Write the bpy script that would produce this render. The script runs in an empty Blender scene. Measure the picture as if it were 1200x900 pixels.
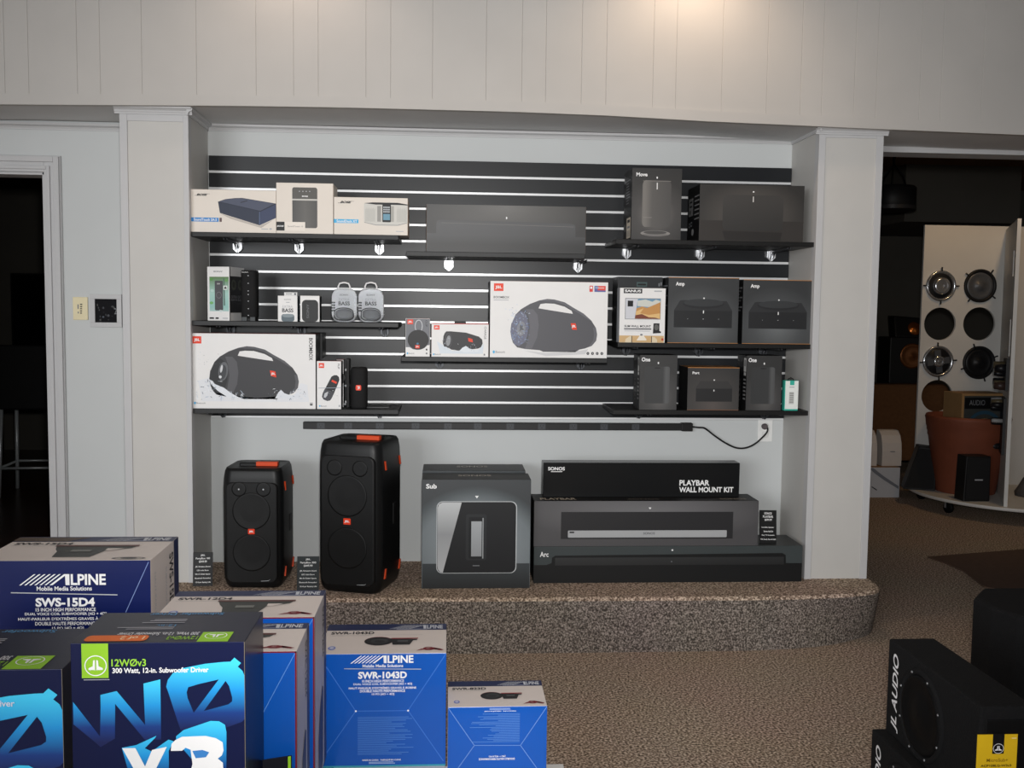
import bpy, math, random
from mathutils import Vector, Matrix
from mathutils.geometry import tessellate_polygon
random.seed(7)
SC = bpy.context.scene
COL = SC.collection

# ------------------------------------------------------------------ camera
CAM = Vector((1.1118, -4.7274, 1.44)); YAW, PIT, ROL, FPX = .066, .0744, .0121, 1157.85
_cy, _sy, _cp, _sp, _cr, _sr = math.cos(YAW), math.sin(YAW), math.cos(PIT), math.sin(PIT), math.cos(ROL), math.sin(ROL)
FW = Vector((_sy*_cp, _cy*_cp, -_sp)); _rt = Vector((_cy, -_sy, 0)); _up = _rt.cross(FW)
RT = _cr*_rt + _sr*_up; UP = -_sr*_rt + _cr*_up
cd = bpy.data.cameras.new('camera'); cam = bpy.data.objects.new('camera', cd); COL.objects.link(cam)
cd.sensor_fit = 'HORIZONTAL'; cd.sensor_width = 36; cd.lens = FPX/1200*36; cd.clip_end = 60; cd.clip_start = .05
cam.matrix_world = Matrix(((RT.x, UP.x, -FW.x, CAM.x), (RT.y, UP.y, -FW.y, CAM.y), (RT.z, UP.z, -FW.z, CAM.z), (0, 0, 0, 1)))
SC.camera = cam
def ray(px, py): return FW + RT*((px-600)/FPX) + UP*((450-py)/FPX)
def atY(px, py, Y): d = ray(px, py); return CAM + d*((Y-CAM.y)/d.y)
def atZ(px, py, Z): d = ray(px, py); return CAM + d*((Z-CAM.z)/d.z)
def atX(px, py, X): d = ray(px, py); return CAM + d*((X-CAM.x)/d.x)

# ------------------------------------------------------------------ light
SC.view_settings.view_transform = 'Standard'; SC.view_settings.look = 'None'
SC.view_settings.exposure = 0.55; SC.view_settings.gamma = 1; SC.view_settings.use_curve_mapping = False
w = bpy.data.worlds.new('room_light'); SC.world = w; w.use_nodes = True
w.node_tree.nodes['Background'].inputs[0].default_value = (.95, .97, 1.0, 1)
w.node_tree.nodes['Background'].inputs[1].default_value = .165
def area(name, loc, target, sx, sy, power, col, spread=180):
    l = bpy.data.lights.new(name, 'AREA'); l.shape = 'RECTANGLE'; l.size = sx; l.size_y = sy; l.energy = power; l.color = col
    l.spread = math.radians(spread)
    o = bpy.data.objects.new(name, l); COL.objects.link(o); o.location = loc
    o.rotation_euler = (Vector(target)-Vector(loc)).to_track_quat('-Z', 'Y').to_euler(); return o
def spot(name, loc, target, power, col, ang, blend, rad):
    l = bpy.data.lights.new(name, 'SPOT'); l.energy = power; l.color = col; l.spot_size = math.radians(ang); l.spot_blend = blend
    l.shadow_soft_size = rad
    o = bpy.data.objects.new(name, l); COL.objects.link(o); o.location = loc
    o.rotation_euler = (Vector(target)-Vector(loc)).to_track_quat('-Z', 'Y').to_euler(); return o
area('window_daylight', (-2.6, -9.0, 1.9), (1.6, 0, 1.1), 3.2, 1.9, 170, (.96, .98, 1.0))
spot('camera_flash', CAM+UP*.14+RT*.03, (1.45, 0, 1.35), 255, (1, .985, .965), 76, 1.0, .05)
spot('ceiling_can', (2.15, -.70, 3.08), (2.15, -.50, 1.2), 11, (1, .74, .52), 150, .8, .05)
spot('ceiling_can', (.46, -.70, 3.08), (.46, -.50, 1.2), 5, (1, .78, .62), 150, .8, .05)
spot('back_room_can', (5.0, 1.6, 2.75), (5.1, 2.3, 1.2), 14, (1, .66, .34), 110, .6, .05)

# ------------------------------------------------------------------ materials
def lin(c):
    return tuple(x/12.92 if x <= .04045 else ((x+.055)/1.055)**2.4 for x in c)
def rgb(*c): return lin([x/255 for x in c])
MATS = {}
def mat(col, rough=.6, metal=0., var=.04, scale=30., bump=0., name=None, spec=.3, coat=0.):
    """procedural surface: base colour (sRGB 0-255) with slight noise variation and optional bump"""
    key = (tuple(col), rough, metal, var, scale, bump, spec, coat)
    if key in MATS: return MATS[key]
    m = bpy.data.materials.new(name or 'surface'); m.use_nodes = True
    nt = m.node_tree; b = nt.nodes['Principled BSDF']
    c = rgb(*col)
    b.inputs['Roughness'].default_value = rough; b.inputs['Metallic'].default_value = metal
    b.inputs['Specular IOR Level'].default_value = spec; b.inputs['Coat Weight'].default_value = coat
    tc = nt.nodes.new('ShaderNodeTexCoord'); n = nt.nodes.new('ShaderNodeTexNoise'); n.inputs['Scale'].default_value = scale
    n.inputs['Detail'].default_value = 3
    nt.links.new(tc.outputs['Object'], n.inputs['Vector'])
    r = nt.nodes.new('ShaderNodeValToRGB'); r.color_ramp.elements[0].position = .3; r.color_ramp.elements[1].position = .7
    r.color_ramp.elements[0].color = (*[x*(1-var) for x in c], 1); r.color_ramp.elements[1].color = (*[min(1, x*(1+var)) for x in c], 1)
    nt.links.new(n.outputs['Fac'], r.inputs['Fac']); nt.links.new(r.outputs['Color'], b.inputs['Base Color'])
    if bump:
        bp = nt.nodes.new('ShaderNodeBump'); bp.inputs['Strength'].default_value = bump; bp.inputs['Distance'].default_value = .004
        nt.links.new(n.outputs['Fac'], bp.inputs['Height']); nt.links.new(bp.outputs['Normal'], b.inputs['Normal'])
    MATS[key] = m; return m
def ink(*c): return mat(c, .45, 0, .0, 5)
def ramp_mat(stops, axis=2, rough=.45, radial=None, coat=0.):
    """printed colour blend along an object axis, or from the middle of an ellipse outwards"""
    key = ('ramp', str(stops), axis, rough, str(radial))
    if key in MATS: return MATS[key]
    m = bpy.data.materials.new('printed_blend'); m.use_nodes = True; nt = m.node_tree; b = nt.nodes['Principled BSDF']
    b.inputs['Roughness'].default_value = rough; b.inputs['Coat Weight'].default_value = coat
    tc = nt.nodes.new('ShaderNodeTexCoord')
    r = nt.nodes.new('ShaderNodeValToRGB')
    if radial:
        (cx, cy, cz), (rx, ry, rz) = radial
        mp = nt.nodes.new('ShaderNodeMapping'); mp.inputs['Location'].default_value = (-cx/rx, -cy/ry, -cz/rz)
        mp.inputs['Scale'].default_value = (1/rx, 1/ry, 1/rz)
        nt.links.new(tc.outputs['Object'], mp.inputs['Vector'])
        ln = nt.nodes.new('ShaderNodeVectorMath'); ln.operation = 'LENGTH'; nt.links.new(mp.outputs['Vector'], ln.inputs[0])
        nt.links.new(ln.outputs['Value'], r.inputs['Fac']); lo, hi = 0., 1.
    else:
        sp = nt.nodes.new('ShaderNodeSeparateXYZ'); nt.links.new(tc.outputs['Object'], sp.inputs[0])
        lo, hi = stops[0][0], stops[-1][0]
        mr = nt.nodes.new('ShaderNodeMapRange'); mr.inputs['From Min'].default_value = lo; mr.inputs['From Max'].default_value = hi
        nt.links.new(sp.outputs[axis], mr.inputs['Value']); nt.links.new(mr.outputs['Result'], r.inputs['Fac'])
    el = r.color_ramp.elements
    while len(el) < len(stops): el.new(.5)
    for e, (p, c) in zip(el, stops): e.position = (p-lo)/(hi-lo); e.color = (*rgb(*c), 1)
    nt.links.new(r.outputs['Color'], b.inputs['Base Color']); MATS[key] = m; return m
def carpet(name, c1, c2, c3, scale=120):
    m = bpy.data.materials.new(name); m.use_nodes = True; nt = m.node_tree; b = nt.nodes['Principled BSDF']
    b.inputs['Roughness'].default_value = .95; b.inputs['Specular IOR Level'].default_value = .1
    tc = nt.nodes.new('ShaderNodeTexCoord')
    n = nt.nodes.new('ShaderNodeTexNoise'); n.inputs['Scale'].default_value = scale; n.inputs['Detail'].default_value = 2
    n2 = nt.nodes.new('ShaderNodeTexNoise'); n2.inputs['Scale'].default_value = 2.5
    nt.links.new(tc.outputs['Object'], n.inputs['Vector']); nt.links.new(tc.outputs['Object'], n2.inputs['Vector'])
    r = nt.nodes.new('ShaderNodeValToRGB'); el = r.color_ramp.elements; el.new(.5)
    for e, p, c in zip(el, (.34, .5, .66), (c1, c2, c3)): e.position = p; e.color = (*rgb(*c), 1)
    mx = nt.nodes.new('ShaderNodeMixRGB'); mx.blend_type = 'MULTIPLY'; mx.inputs[0].default_value = .12
    nt.links.new(n.outputs['Fac'], r.inputs['Fac']); nt.links.new(r.outputs['Color'], mx.inputs[1]); nt.links.new(n2.outputs['Color'], mx.inputs[2])
    nt.links.new(mx.outputs[0], b.inputs['Base Color'])
    bp = nt.nodes.new('ShaderNodeBump'); bp.inputs['Strength'].default_value = .8; bp.inputs['Distance'].default_value = .006
    nt.links.new(n.outputs['Fac'], bp.inputs['Height']); nt.links.new(bp.outputs['Normal'], b.inputs['Normal'])
    return m
def planks(name, c1, c2, rough=.3):
    m = bpy.data.materials.new(name); m.use_nodes = True; nt = m.node_tree; b = nt.nodes['Principled BSDF']
    b.inputs['Roughness'].default_value = rough
    tc = nt.nodes.new('ShaderNodeTexCoord'); br = nt.nodes.new('ShaderNodeTexBrick')
    br.inputs['Color1'].default_value = (*rgb(*c1), 1); br.inputs['Color2'].default_value = (*rgb(*c2), 1)
    br.inputs['Mortar'].default_value = (*rgb(*[x*.5 for x in c1]), 1); br.inputs['Scale'].default_value = 1.
    br.inputs['Mortar Size'].default_value = .004; br.inputs['Brick Width'].default_value = 1.2; br.inputs['Row Height'].default_value = .1
    nt.links.new(tc.outputs['Object'], br.inputs['Vector']); nt.links.new(br.outputs['Color'], b.inputs['Base Color']); return m
def glass(name):
    m = bpy.data.materials.new(name); m.use_nodes = True; nt = m.node_tree; b = nt.nodes['Principled BSDF']
    b.inputs['Base Color'].default_value = (.92, .95, .97, 1); b.inputs['Roughness'].default_value = .06
    b.inputs['Transmission Weight'].default_value = .92; b.inputs['IOR'].default_value = 1.2
    return m

# ------------------------------------------------------------------ mesh builder
class MB:
    def __init__(s): s.v = []; s.f = []; s.m = []; s.mats = []; s.sm = []
    def mi(s, m):
        if m not in s.mats: s.mats.append(m)
        return s.mats.index(m)
    def poly(s, pts, m, smooth=False):
        i = len(s.v); s.v += [tuple(p) for p in pts]; s.f.append(tuple(range(i, i+len(pts)))); s.m.append(s.mi(m)); s.sm.append(smooth)
    def mesh(s, verts, faces, m, smooth=False):
        i = len(s.v); s.v += [tuple(p) for p in verts]; k = s.mi(m)
        for f in faces: s.f.append(tuple(i+j for j in f)); s.m.append(k); s.sm.append(smooth)
    def box(s, x0, x1, y0, y1, z0, z1, m, **fm):
        """fm: front/back/left/right/top/bottom materials"""
        V = [(x0,y0,z0),(x1,y0,z0),(x1,y1,z0),(x0,y1,z0),(x0,y0,z1),(x1,y0,z1),(x1,y1,z1),(x0,y1,z1)]
        i = len(s.v); s.v += V
        for n, f in (('front',(0,1,5,4)),('right',(1,2,6,5)),('back',(2,3,7,6)),('left',(3,0,4,7)),('top',(4,5,6,7)),('bottom',(3,2,1,0))):
            s.f.append(tuple(i+j for j in f)); s.m.append(s.mi(fm.get(n, m))); s.sm.append(False)
    def prism(s, pts, d, m, side=None):
        """closed outline pts (3D, ccw seen from -d) pushed along d"""
        d = Vector(d); n = len(pts); P = [Vector(p) for p in pts]
        i = len(s.v); s.v += [tuple(p) for p in P]+[tuple(p+d) for p in P]; k = s.mi(m); k2 = s.mi(side or m)
        s.f.append(tuple(range(i, i+n))); s.m.append(k); s.sm.append(False)
        s.f.append(tuple(range(i+2*n-1, i+n-1, -1))); s.m.append(k); s.sm.append(False)
        for j in range(n):
            q = (j+1) % n
            s.f.append((i+q, i+j, i+n+j, i+n+q)); s.m.append(k2); s.sm.append(False)
    def rings(s, rs, m, cap=True, smooth=True):
        """loft equal-count closed rings"""
        n = len(rs[0]); i = len(s.v); k = s.mi(m)
        for r in rs: s.v += [tuple(p) for p in r]
        for a in range(len(rs)-1):
            for j in range(n):
                q = (j+1) % n
                s.f.append((i+a*n+j, i+a*n+q, i+(a+1)*n+q, i+(a+1)*n+j)); s.m.append(k); s.sm.append(smooth)
        if cap:
            s.f.append(tuple(range(i+n-1, i-1, -1))); s.m.append(k); s.sm.append(False)
            b = i+(len(rs)-1)*n; s.f.append(tuple(range(b, b+n))); s.m.append(k); s.sm.append(False)
    def lathe(s, prof, m, c=(0,0,0), ax=(0,0,1), n=32, cap=True):
        """prof: (radius, height) pairs along axis ax"""
        ax = Vector(ax).normalized(); t = Vector((1,0,0)) if abs(ax.x) < .9 else Vector((0,0,1))
        u = ax.cross(t).normalized(); v = ax.cross(u); c = Vector(c)
        s.rings([[c+ax*h+(u*math.cos(6.28318*j/n)+v*math.sin(6.28318*j/n))*r for j in range(n)] for r, h in prof], m, cap)
    def tube(s, pts, r, m, n=10, cap=True):
        P = [Vector(p) for p in pts]; rs = []; pu = None
        for i, p in enumerate(P):
            d = (P[min(i+1, len(P)-1)]-P[max(i-1, 0)]).normalized()
            if pu is None: pu = d.orthogonal().normalized()
            u = (pu-d*pu.dot(d)).normalized(); pu = u; v = d.cross(u)
            rs.append([p+(u*math.cos(6.28318*j/n)+v*math.sin(6.28318*j/n))*r for j in range(n)])
        s.rings(rs, m, cap)
    def build(s, name, parent=None, bevel=0, loc=None, seg=2):
        me = bpy.data.meshes.new(name); me.from_pydata(s.v, [], s.f)
        for m in s.mats: me.materials.append(m)
        me.polygons.foreach_set('material_index', s.m); me.polygons.foreach_set('use_smooth', s.sm); me.update()
        o = bpy.data.objects.new(name, me); COL.objects.link(o)
        if parent: o.parent = parent
        if loc is not None: o.location = loc
        if bevel:
            b = o.modifiers.new('bevel', 'BEVEL'); b.width = bevel; b.segments = seg; b.limit_method = 'ANGLE'; b.angle_limit = .7
        return o
def tag(o, label, cat, group=None):
    o['label'] = label; o['category'] = cat
    if group: o['group'] = group
    return o
def thing(name, label, cat, loc, rz=0., group=None):
    o = bpy.data.objects.new(name, None); COL.objects.link(o); o.location = loc; o.rotation_euler = (0, 0, rz)
    o.empty_display_size = .05
    return tag(o, label, cat, group)
def struct(mb, name, bevel=0, parent=None):
    o = mb.build(name, parent, bevel)
    if parent is None: o['kind'] = 'structure'
    return o
_T = {}
def glyphs(s, bold=0.):
    """triangulated lettering, fitted to a unit box"""
    k = (s, bold)
    if k in _T: return _T[k]
    cu = bpy.data.curves.new('t', 'FONT'); cu.body = s; cu.offset = bold; cu.resolution_u = 3; cu.size = 1
    o = bpy.data.objects.new('t', cu); COL.objects.link(o)
    me = bpy.data.meshes.new_from_object(o.evaluated_get(bpy.context.evaluated_depsgraph_get()))
    V = [(v.co.x, v.co.y) for v in me.vertices]; F = [tuple(p.vertices) for p in me.polygons]
    bpy.data.objects.remove(o); bpy.data.curves.remove(cu); bpy.data.meshes.remove(me)
    x0 = min(v[0] for v in V); x1 = max(v[0] for v in V); y0 = min(v[1] for v in V); y1 = max(v[1] for v in V)
    _T[k] = ([((x-x0)/(x1-x0), (y-y0)/(y1-y0)) for x, y in V], F, (x1-x0)/(y1-y0)); return _T[k]

class Face:
    """a flat printed side of a thing; art is given in the rectangle's own 2D units (x right, y down)"""
    def __init__(s, root, rect, o, ux, uy, n):
        s.root = root; s.r = rect; s.o = Vector(o); s.ux = Vector(ux); s.uy = Vector(uy); s.n = Vector(n).normalized(); s.parts = {}; s.cur = None
    def P(s, x, y, l=1):
        x0, y0, x1, y1 = s.r
        return s.o+s.ux*((x-x0)/(x1-x0))+s.uy*((y-y0)/(y1-y0))+s.n*(.0005*l)
    def part(s, name):
        s.cur = s.parts.setdefault(name, MB()); return s
    def poly(s, pts, m, l=1):
        s.cur.poly([s.P(x, y, l) for x, y in pts], m); return s
    def rect(s, x0, y0, x1, y1, m, l=1): return s.poly([(x0,y0),(x0,y1),(x1,y1),(x1,y0)], m, l)
    def ell(s, cx, cy, rx, ry, m, l=1, n=28, rot=0.):
        c, q = math.cos(rot), math.sin(rot)
        return s.poly([(cx+rx*math.cos(a)*c-ry*math.sin(a)*q, cy+rx*math.cos(a)*q+ry*math.sin(a)*c) for a in [-6.28318*j/n for j in range(n)]], m, l)
    def ring(s, cx, cy, rx, ry, t, m, l=1, n=32):
        for j in range(n):
            a, b = 6.28318*j/n, 6.28318*(j+1)/n
            s.poly([(cx+rx*math.cos(a), cy+ry*math.sin(a)), (cx+(rx-t)*math.cos(a), cy+(ry-t)*math.sin(a)), (cx+(rx-t)*math.cos(b), cy+(ry-t)*math.sin(b)), (cx+rx*math.cos(b), cy+ry*math.sin(b))], m, l)
        return s
    def rr(s, x0, y0, x1, y1, r, m, l=1, ry=None):
        ry = ry or r; p = []
        for cx, cy, a0 in ((x0+r,y0+ry,90),(x0+r,y1-ry,180),(x1-r,y1-ry,270),(x1-r,y0+ry,0)):
            for j in range(6):
                a = math.radians(a0+90*j/5); p.append((cx+r*math.cos(a), cy-ry*math.sin(a)))
        return s.poly(p, m, l)
    def line(s, x0, y0, x1, y1, t, m, l=1):
        dx, dy = x1-x0, y1-y0; L = math.hypot(dx, dy) or 1; a, b = -dy/L*t/2, dx/L*t/2
        return s.poly([(x0+a,y0+b),(x1+a,y1+b),(x1-a,y1-b),(x0-a,y0-b)], m, l)
    def text(s, t, x0, y0, x1, y1, m, l=3, bold=0., rot=0, shear=0., quad=None):
        """rot: 0 upright, 90 reads downwards, 180 upside down, 270 reads upwards"""
        V, F, _ = glyphs(t, bold); out = []
        for u, v in V:
            u = u+shear*(v-.5)
            if rot == 90: a, b = 1-(1-v), u; x, y = x0+(x1-x0)*a, y0+(y1-y0)*b
            elif rot == 180: x, y = x0+(x1-x0)*(1-u), y0+(y1-y0)*v
            elif rot == 270: x, y = x0+(x1-x0)*(1-v), y0+(y1-y0)*(1-u)
            else: x, y = x0+(x1-x0)*u, y0+(y1-y0)*(1-v)
            out.append(s.P(x, y, l))
        s.cur.mesh(out, F, m); return s
    def done(s):
        for n, mb in s.parts.items():
            if mb.f: mb.build(n, s.root)

def carton(name, label, rect, Y, depth, zb, body, cat='box', group=None, fm=None, X=None, Z=None, bevel=.0015, loc_only=False):
    """a closed cardboard box standing on zb; its front face fills the photo rectangle at depth Y"""
    x0, y0, x1, y1 = rect; ym = (y0+y1)/2; xm = (x0+x1)/2
    xa, xb = X or (atY(x0, ym, Y).x, atY(x1, ym, Y).x)
    zt = Z if Z is not None else atY(xm, y0, Y).z
    W, H = xb-xa, zt-zb
    mb = MB(); mb.box(-W/2, W/2, 0, depth, 0, H, body, **(fm or {}))
    o = mb.build(name, None, bevel, ((xa+xb)/2, Y, zb)); tag(o, label, cat, group)
    fr = Face(o, rect, (-W/2, 0, H), (W, 0, 0), (0, 0, -H), (0, -1, 0))
    fr.W, fr.H, fr.D = W, H, depth; fr.obj = o
    fr.left = lambda: Face(o, (0, 0, 1, 1), (-W/2, depth, H), (0, -depth, 0), (0, 0, -H), (-1, 0, 0))
    fr.right = lambda: Face(o, (0, 0, 1, 1), (W/2, 0, H), (0, depth, 0), (0, 0, -H), (1, 0, 0))
    fr.top = lambda: Face(o, (0, 0, 1, 1), (-W/2, depth, H), (W, 0, 0), (0, -depth, 0), (0, 0, 1))
    return fr

# ------------------------------------------------------------------ the shop: shell
WALL = mat((200, 203, 203), .75, 0, .015, 3); PAINT = mat((196, 194, 190), .55, 0, .02, 6); TRIMW = mat((192, 192, 193), .5, 0, .015, 8)
PANEL = mat((184, 181, 177), .6, 0, .025, 4); SOFF = mat((215, 215, 215), .8, 0, .03, 5)
CARPET = carpet('carpet', (84, 70, 60), (158, 138, 121), (226, 206, 186)); CARPET2 = carpet('riser_carpet', (60, 55, 51), (110, 101, 94), (166, 155, 146), 150)
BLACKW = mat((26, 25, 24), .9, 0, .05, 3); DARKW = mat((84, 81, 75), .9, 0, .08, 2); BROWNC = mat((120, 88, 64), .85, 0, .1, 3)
W_, D_, WL, WR, ZP = 2.761, .3575, .2835, .2906, .223
mb = MB(); mb.poly([(-6,-9.5,0),(9,-9.5,0),(9,0,0),(-6,0,0)], CARPET); mb.poly([(2.75,0,0),(9,0,0),(9,6,0),(2.75,6,0)], CARPET); struct(mb, 'floor')
mb = MB(); mb.poly([(-5,.0,.001),(2.7,.0,.001),(2.7,5.4,.001),(-5,5.4,.001)], planks('wood_floor', (58, 34, 24), (70, 42, 30))); struct(mb, 'floor_back_room')
# raised carpeted stage
xs_ = [-.62, 0, .8, 1.6, 2.4, 2.6, 2.72, 2.80, 2.88, 2.95, 3.0, 3.03, 3.055, 3.06, 3.06]
yt_ = [-.60, -.605, -.61, -.617, -.625, -.62, -.612, -.602, -.588, -.570, -.552, -.53, -.49, -.36, 0]
yb_ = [-.655, -.658, -.66, -.664, -.662, -.645, -.622, -.596, -.560, -.520, -.485, -.455, -.42, -.33, 0]
mb = MB(); n = len(xs_); zz_ = (ZP, ZP-.004, ZP-.014, ZP-.03, .10, 0)
mb.poly([(-.62, 0, ZP)]+[(x, y, ZP) for x, y in zip(xs_, yt_)], CARPET)
V = []
for z in zz_:
    u = 1-z/ZP; o_ = 0 if z == ZP else (.006 if z > ZP-.01 else .011)
    V += [(x, yt+(yb-yt)*u**1.2-(o_ if yt < -.01 else 0), z) for x, yt, yb in zip(xs_, yt_, yb_)]
fl = [(a*n+j, (a+1)*n+j, (a+1)*n+j+1, a*n+j+1) for a in range(len(zz_)-1) for j in range(n-1)]
mb.mesh(V, fl[:2*(n-1)], CARPET, True); mb.mesh(V, fl[2*(n-1):], CARPET2, True)
mb.poly([(-.62, 0, 0), (-.62, yb_[0], 0), (-.62, yt_[0], ZP), (-.62, 0, ZP)], CARPET2)
struct(mb, 'floor_stage')
# back wall with doorway at the left
DX, DZ = -.738, 2.046
mb = MB()
mb.box(DX, 3.02, 0, .12, 0, 2.62, WALL); mb.box(-1.62, DX, 0, .12, DZ, 2.62, WALL); mb.box(-5, -1.62, 0, .12, 0, 2.62, WALL)
struct(mb, 'wall_back')
mb = MB()   # door casing, three stepped mouldings
for a, b, p in ((0, .075, .012), (.012, .028, .020), (.045, .07, .024)):
    mb.box(DX+a, DX+b, -p, 0, 0, DZ+b, TRIMW); mb.box(-1.62-b, -1.62-a, -p, 0, 0, DZ+b, TRIMW); mb.box(-1.62-a, DX+a, -p, 0, DZ+a, DZ+b, TRIMW)
mb.box(DX-.012, DX, 0, .12, 0, DZ, TRIMW); mb.box(-1.62, DX, 0, .12, DZ-.012, DZ, TRIMW)
struct(mb, 'door_1_casing', .002)
# pillars with raised corner boards
def pillar(name, xa, xb, z0, lw, rw):
    mb = MB(); mb.box(xa, xb, -D_+.006, 0, z0, 2.30, PAINT)
    mb.box(xa-.002, xa+lw, -D_, -D_+.05, z0, 2.30, TRIMW); mb.box(xb-rw, xb+.002, -D_, -D_+.05, z0, 2.30, TRIMW)
    mb.box(xa+lw, xb-rw, -D_+.001, -D_+.02, 2.225, 2.30, TRIMW)
    struct(mb, name, .0012)
pillar('wall_pillar_left', -WL, 0, .0, .030, .020); pillar('wall_pillar_right', W_, W_+WR, .2, .028, .030)
# overhead beam: panelled front, trim strip, soffit
EDGE = [(-5.0, 2.235), (-1.6, 2.258), (-.757, 2.269), (.19, 2.287), (.65, 2.292), (1.38, 2.292), (1.8, 2.286), (2.24, 2.272), (3.09, 2.256), (3.68, 2.247), (9, 2.20)]
def ez(x):
    for (a, za), (b, zb) in zip(EDGE, EDGE[1:]):
        if a <= x <= b: return za+(zb-za)*(x-a)/(b-a)
    return 2.28
BY = -.40
seams = [-4.6,-4.2,-3.9,-3.3,-2.9,-2.5,-2.1,-1.75,-1.35,-1.1]+[atY(px, 60, BY).x for px in (5,33,90,117,166,230,300,344,373,429,458,507,570,612,640,682,711,766,793,847,900,940,965,1003,1029,1080,1105,1153)]+[3.85,4.1,4.5,4.9,5.3,5.6,6.1,6.6,7.2,8.0]
xs = sorted(set([-5.0]+seams+[9.0])); mb = MB(); g = .0016
for a, b in zip(xs, xs[1:]):
    mb.poly([(a+g,BY,ez(a)),(b-g,BY,ez(b)),(b-g,BY,3.2),(a+g,BY,3.2)], PANEL)
    mb.poly([(b-g,BY,ez(b)),(b,BY+.002,ez(b)),(b,BY+.002,3.2),(b-g,BY,3.2)], PANEL); mb.poly([(b,BY+.002,ez(b)),(b+g,BY,ez(b)),(b+g,BY,3.2),(b,BY+.002,3.2)], PANEL)
struct(mb, 'wall_beam')
mb = MB()
for (a, za), (b, zb) in zip(EDGE, EDGE[1:]):
    mb.mesh([(a,BY-.011,za),(b,BY-.011,zb),(b,BY-.011,zb+.045),(a,BY-.011,za+.045),(a,BY+.02,za),(b,BY+.02,zb),(b,BY,zb+.045),(a,BY,za+.045)], [(0,1,2,3),(4,5,1,0),(3,2,6,7)], PANEL)
struct(mb, 'trim_beam')
mb = MB()
for (a, za), (b, zb) in zip(EDGE, EDGE[1:]):
    ya = 2.282 if a < 2.9 else za; yb = 2.282 if b < 2.9 else zb-.002
    mb.poly([(a,BY+.01,za+.002),(a,.12,min(ya,za+.012)),(b,.12,min(yb,zb+.012)),(b,BY+.01,zb+.002)], SOFF)
    mb.poly([(a,BY+.01,za+.1),(b,BY+.01,zb+.1),(b,.12,zb+.1),(a,.12,za+.1)], SOFF)
struct(mb, 'ceiling_soffit')
mb = MB(); mb.poly([(-6,-9.5,3.2),(-6,BY,3.2),(9,BY,3.2),(9,-9.5,3.2)], SOFF); struct(mb, 'ceiling')
def crown(mb, p, q, nrm, zt, h=.042, pr=.036, m=None):
    p, q, nrm = Vector((*p,0)), Vector((*q,0)), Vector((*nrm,0))
    prof = [(0,h),(pr,h),(pr,h-.010),(pr*.72,h-.013),(pr*.42,h*.45),(pr*.36,.010),(.006,.006),(.006,0),(0,0)]
    V = [p+nrm*a+Vector((0,0,zt-h+b)) for a, b in prof]+[q+nrm*a+Vector((0,0,zt-h+b)) for a, b in prof]; n = len(prof)
    mb.mesh(V, [(j, n+j, n+j+1, j+1) for j in range(n-1)]+[tuple(range(n-1,-1,-1)), tuple(range(n, 2*n))], m or TRIMW)
mb = MB(); crown(mb, (0,0), (W_,0), (0,-1), 2.281, .03, .024); struct(mb, 'trim_1')
mb = MB(); crown(mb, (W_,-D_-.02), (W_,0), (-1,0), 2.279, .03, .024); crown(mb, (0,-D_-.02), (0,0), (1,0), 2.281, .03, .024); struct(mb, 'trim_2')
mb = MB(); crown(mb, (-WL-.02,-D_), (.02,-D_), (0,-1), 2.287, .034, .026); struct(mb, 'trim_3')
mb = MB(); crown(mb, (W_-.02,-D_), (W_+WR+.02,-D_), (0,-1), 2.271, .034, .026); struct(mb, 'trim_4')
mb = MB(); crown(mb, (-5,0), (-WL,0), (0,-1), 2.268, .03, .024); struct(mb, 'trim_5')
mb = MB(); mb.box(W_+WR, 9, -.012, .13, 2.225, 2.252, TRIMW); mb.box(W_+WR, 9, .0, .12, 2.245, 2.9, WALL); struct(mb, 'wall_header')
# rooms beyond
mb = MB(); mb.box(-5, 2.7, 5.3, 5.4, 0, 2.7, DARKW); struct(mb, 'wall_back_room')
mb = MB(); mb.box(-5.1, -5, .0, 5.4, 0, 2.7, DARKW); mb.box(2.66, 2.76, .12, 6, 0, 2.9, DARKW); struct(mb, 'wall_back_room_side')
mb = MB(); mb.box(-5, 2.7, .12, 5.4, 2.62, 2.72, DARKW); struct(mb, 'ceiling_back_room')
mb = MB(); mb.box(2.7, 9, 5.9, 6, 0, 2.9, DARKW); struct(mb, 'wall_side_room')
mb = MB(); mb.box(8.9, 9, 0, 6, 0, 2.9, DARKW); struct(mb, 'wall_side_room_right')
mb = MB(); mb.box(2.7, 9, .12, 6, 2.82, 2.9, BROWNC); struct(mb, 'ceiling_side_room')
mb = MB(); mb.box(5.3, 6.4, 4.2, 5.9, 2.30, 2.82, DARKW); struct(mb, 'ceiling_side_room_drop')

# slat wall: boards with bright metal inserts
GREY = mat((30, 32, 35), .36, 0, .05, 9); ALU = mat((226, 227, 228), .32, .25, .02, 20)
ZT = 2.1365; mb = MB(); X0, X1 = .006, 2.757
prev = ZT
for i in range(16):
    zc = ZT-.0762*(i+.95); zn = zc+.006; zl = zc-.006
    if i == 15: zn = ZT-.0762*16+.012
    mb.box(X0, X1, -.018, 0, zn, prev, GREY)
    if i < 15: mb.box(X0, X1, -.010, 0, zl, zn, ALU)
    else: mb.box(X0, X1, -.016, 0, zn-.010, zn, ALU)
    prev = zl
struct(mb, 'wall_slats', .0012)

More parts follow.
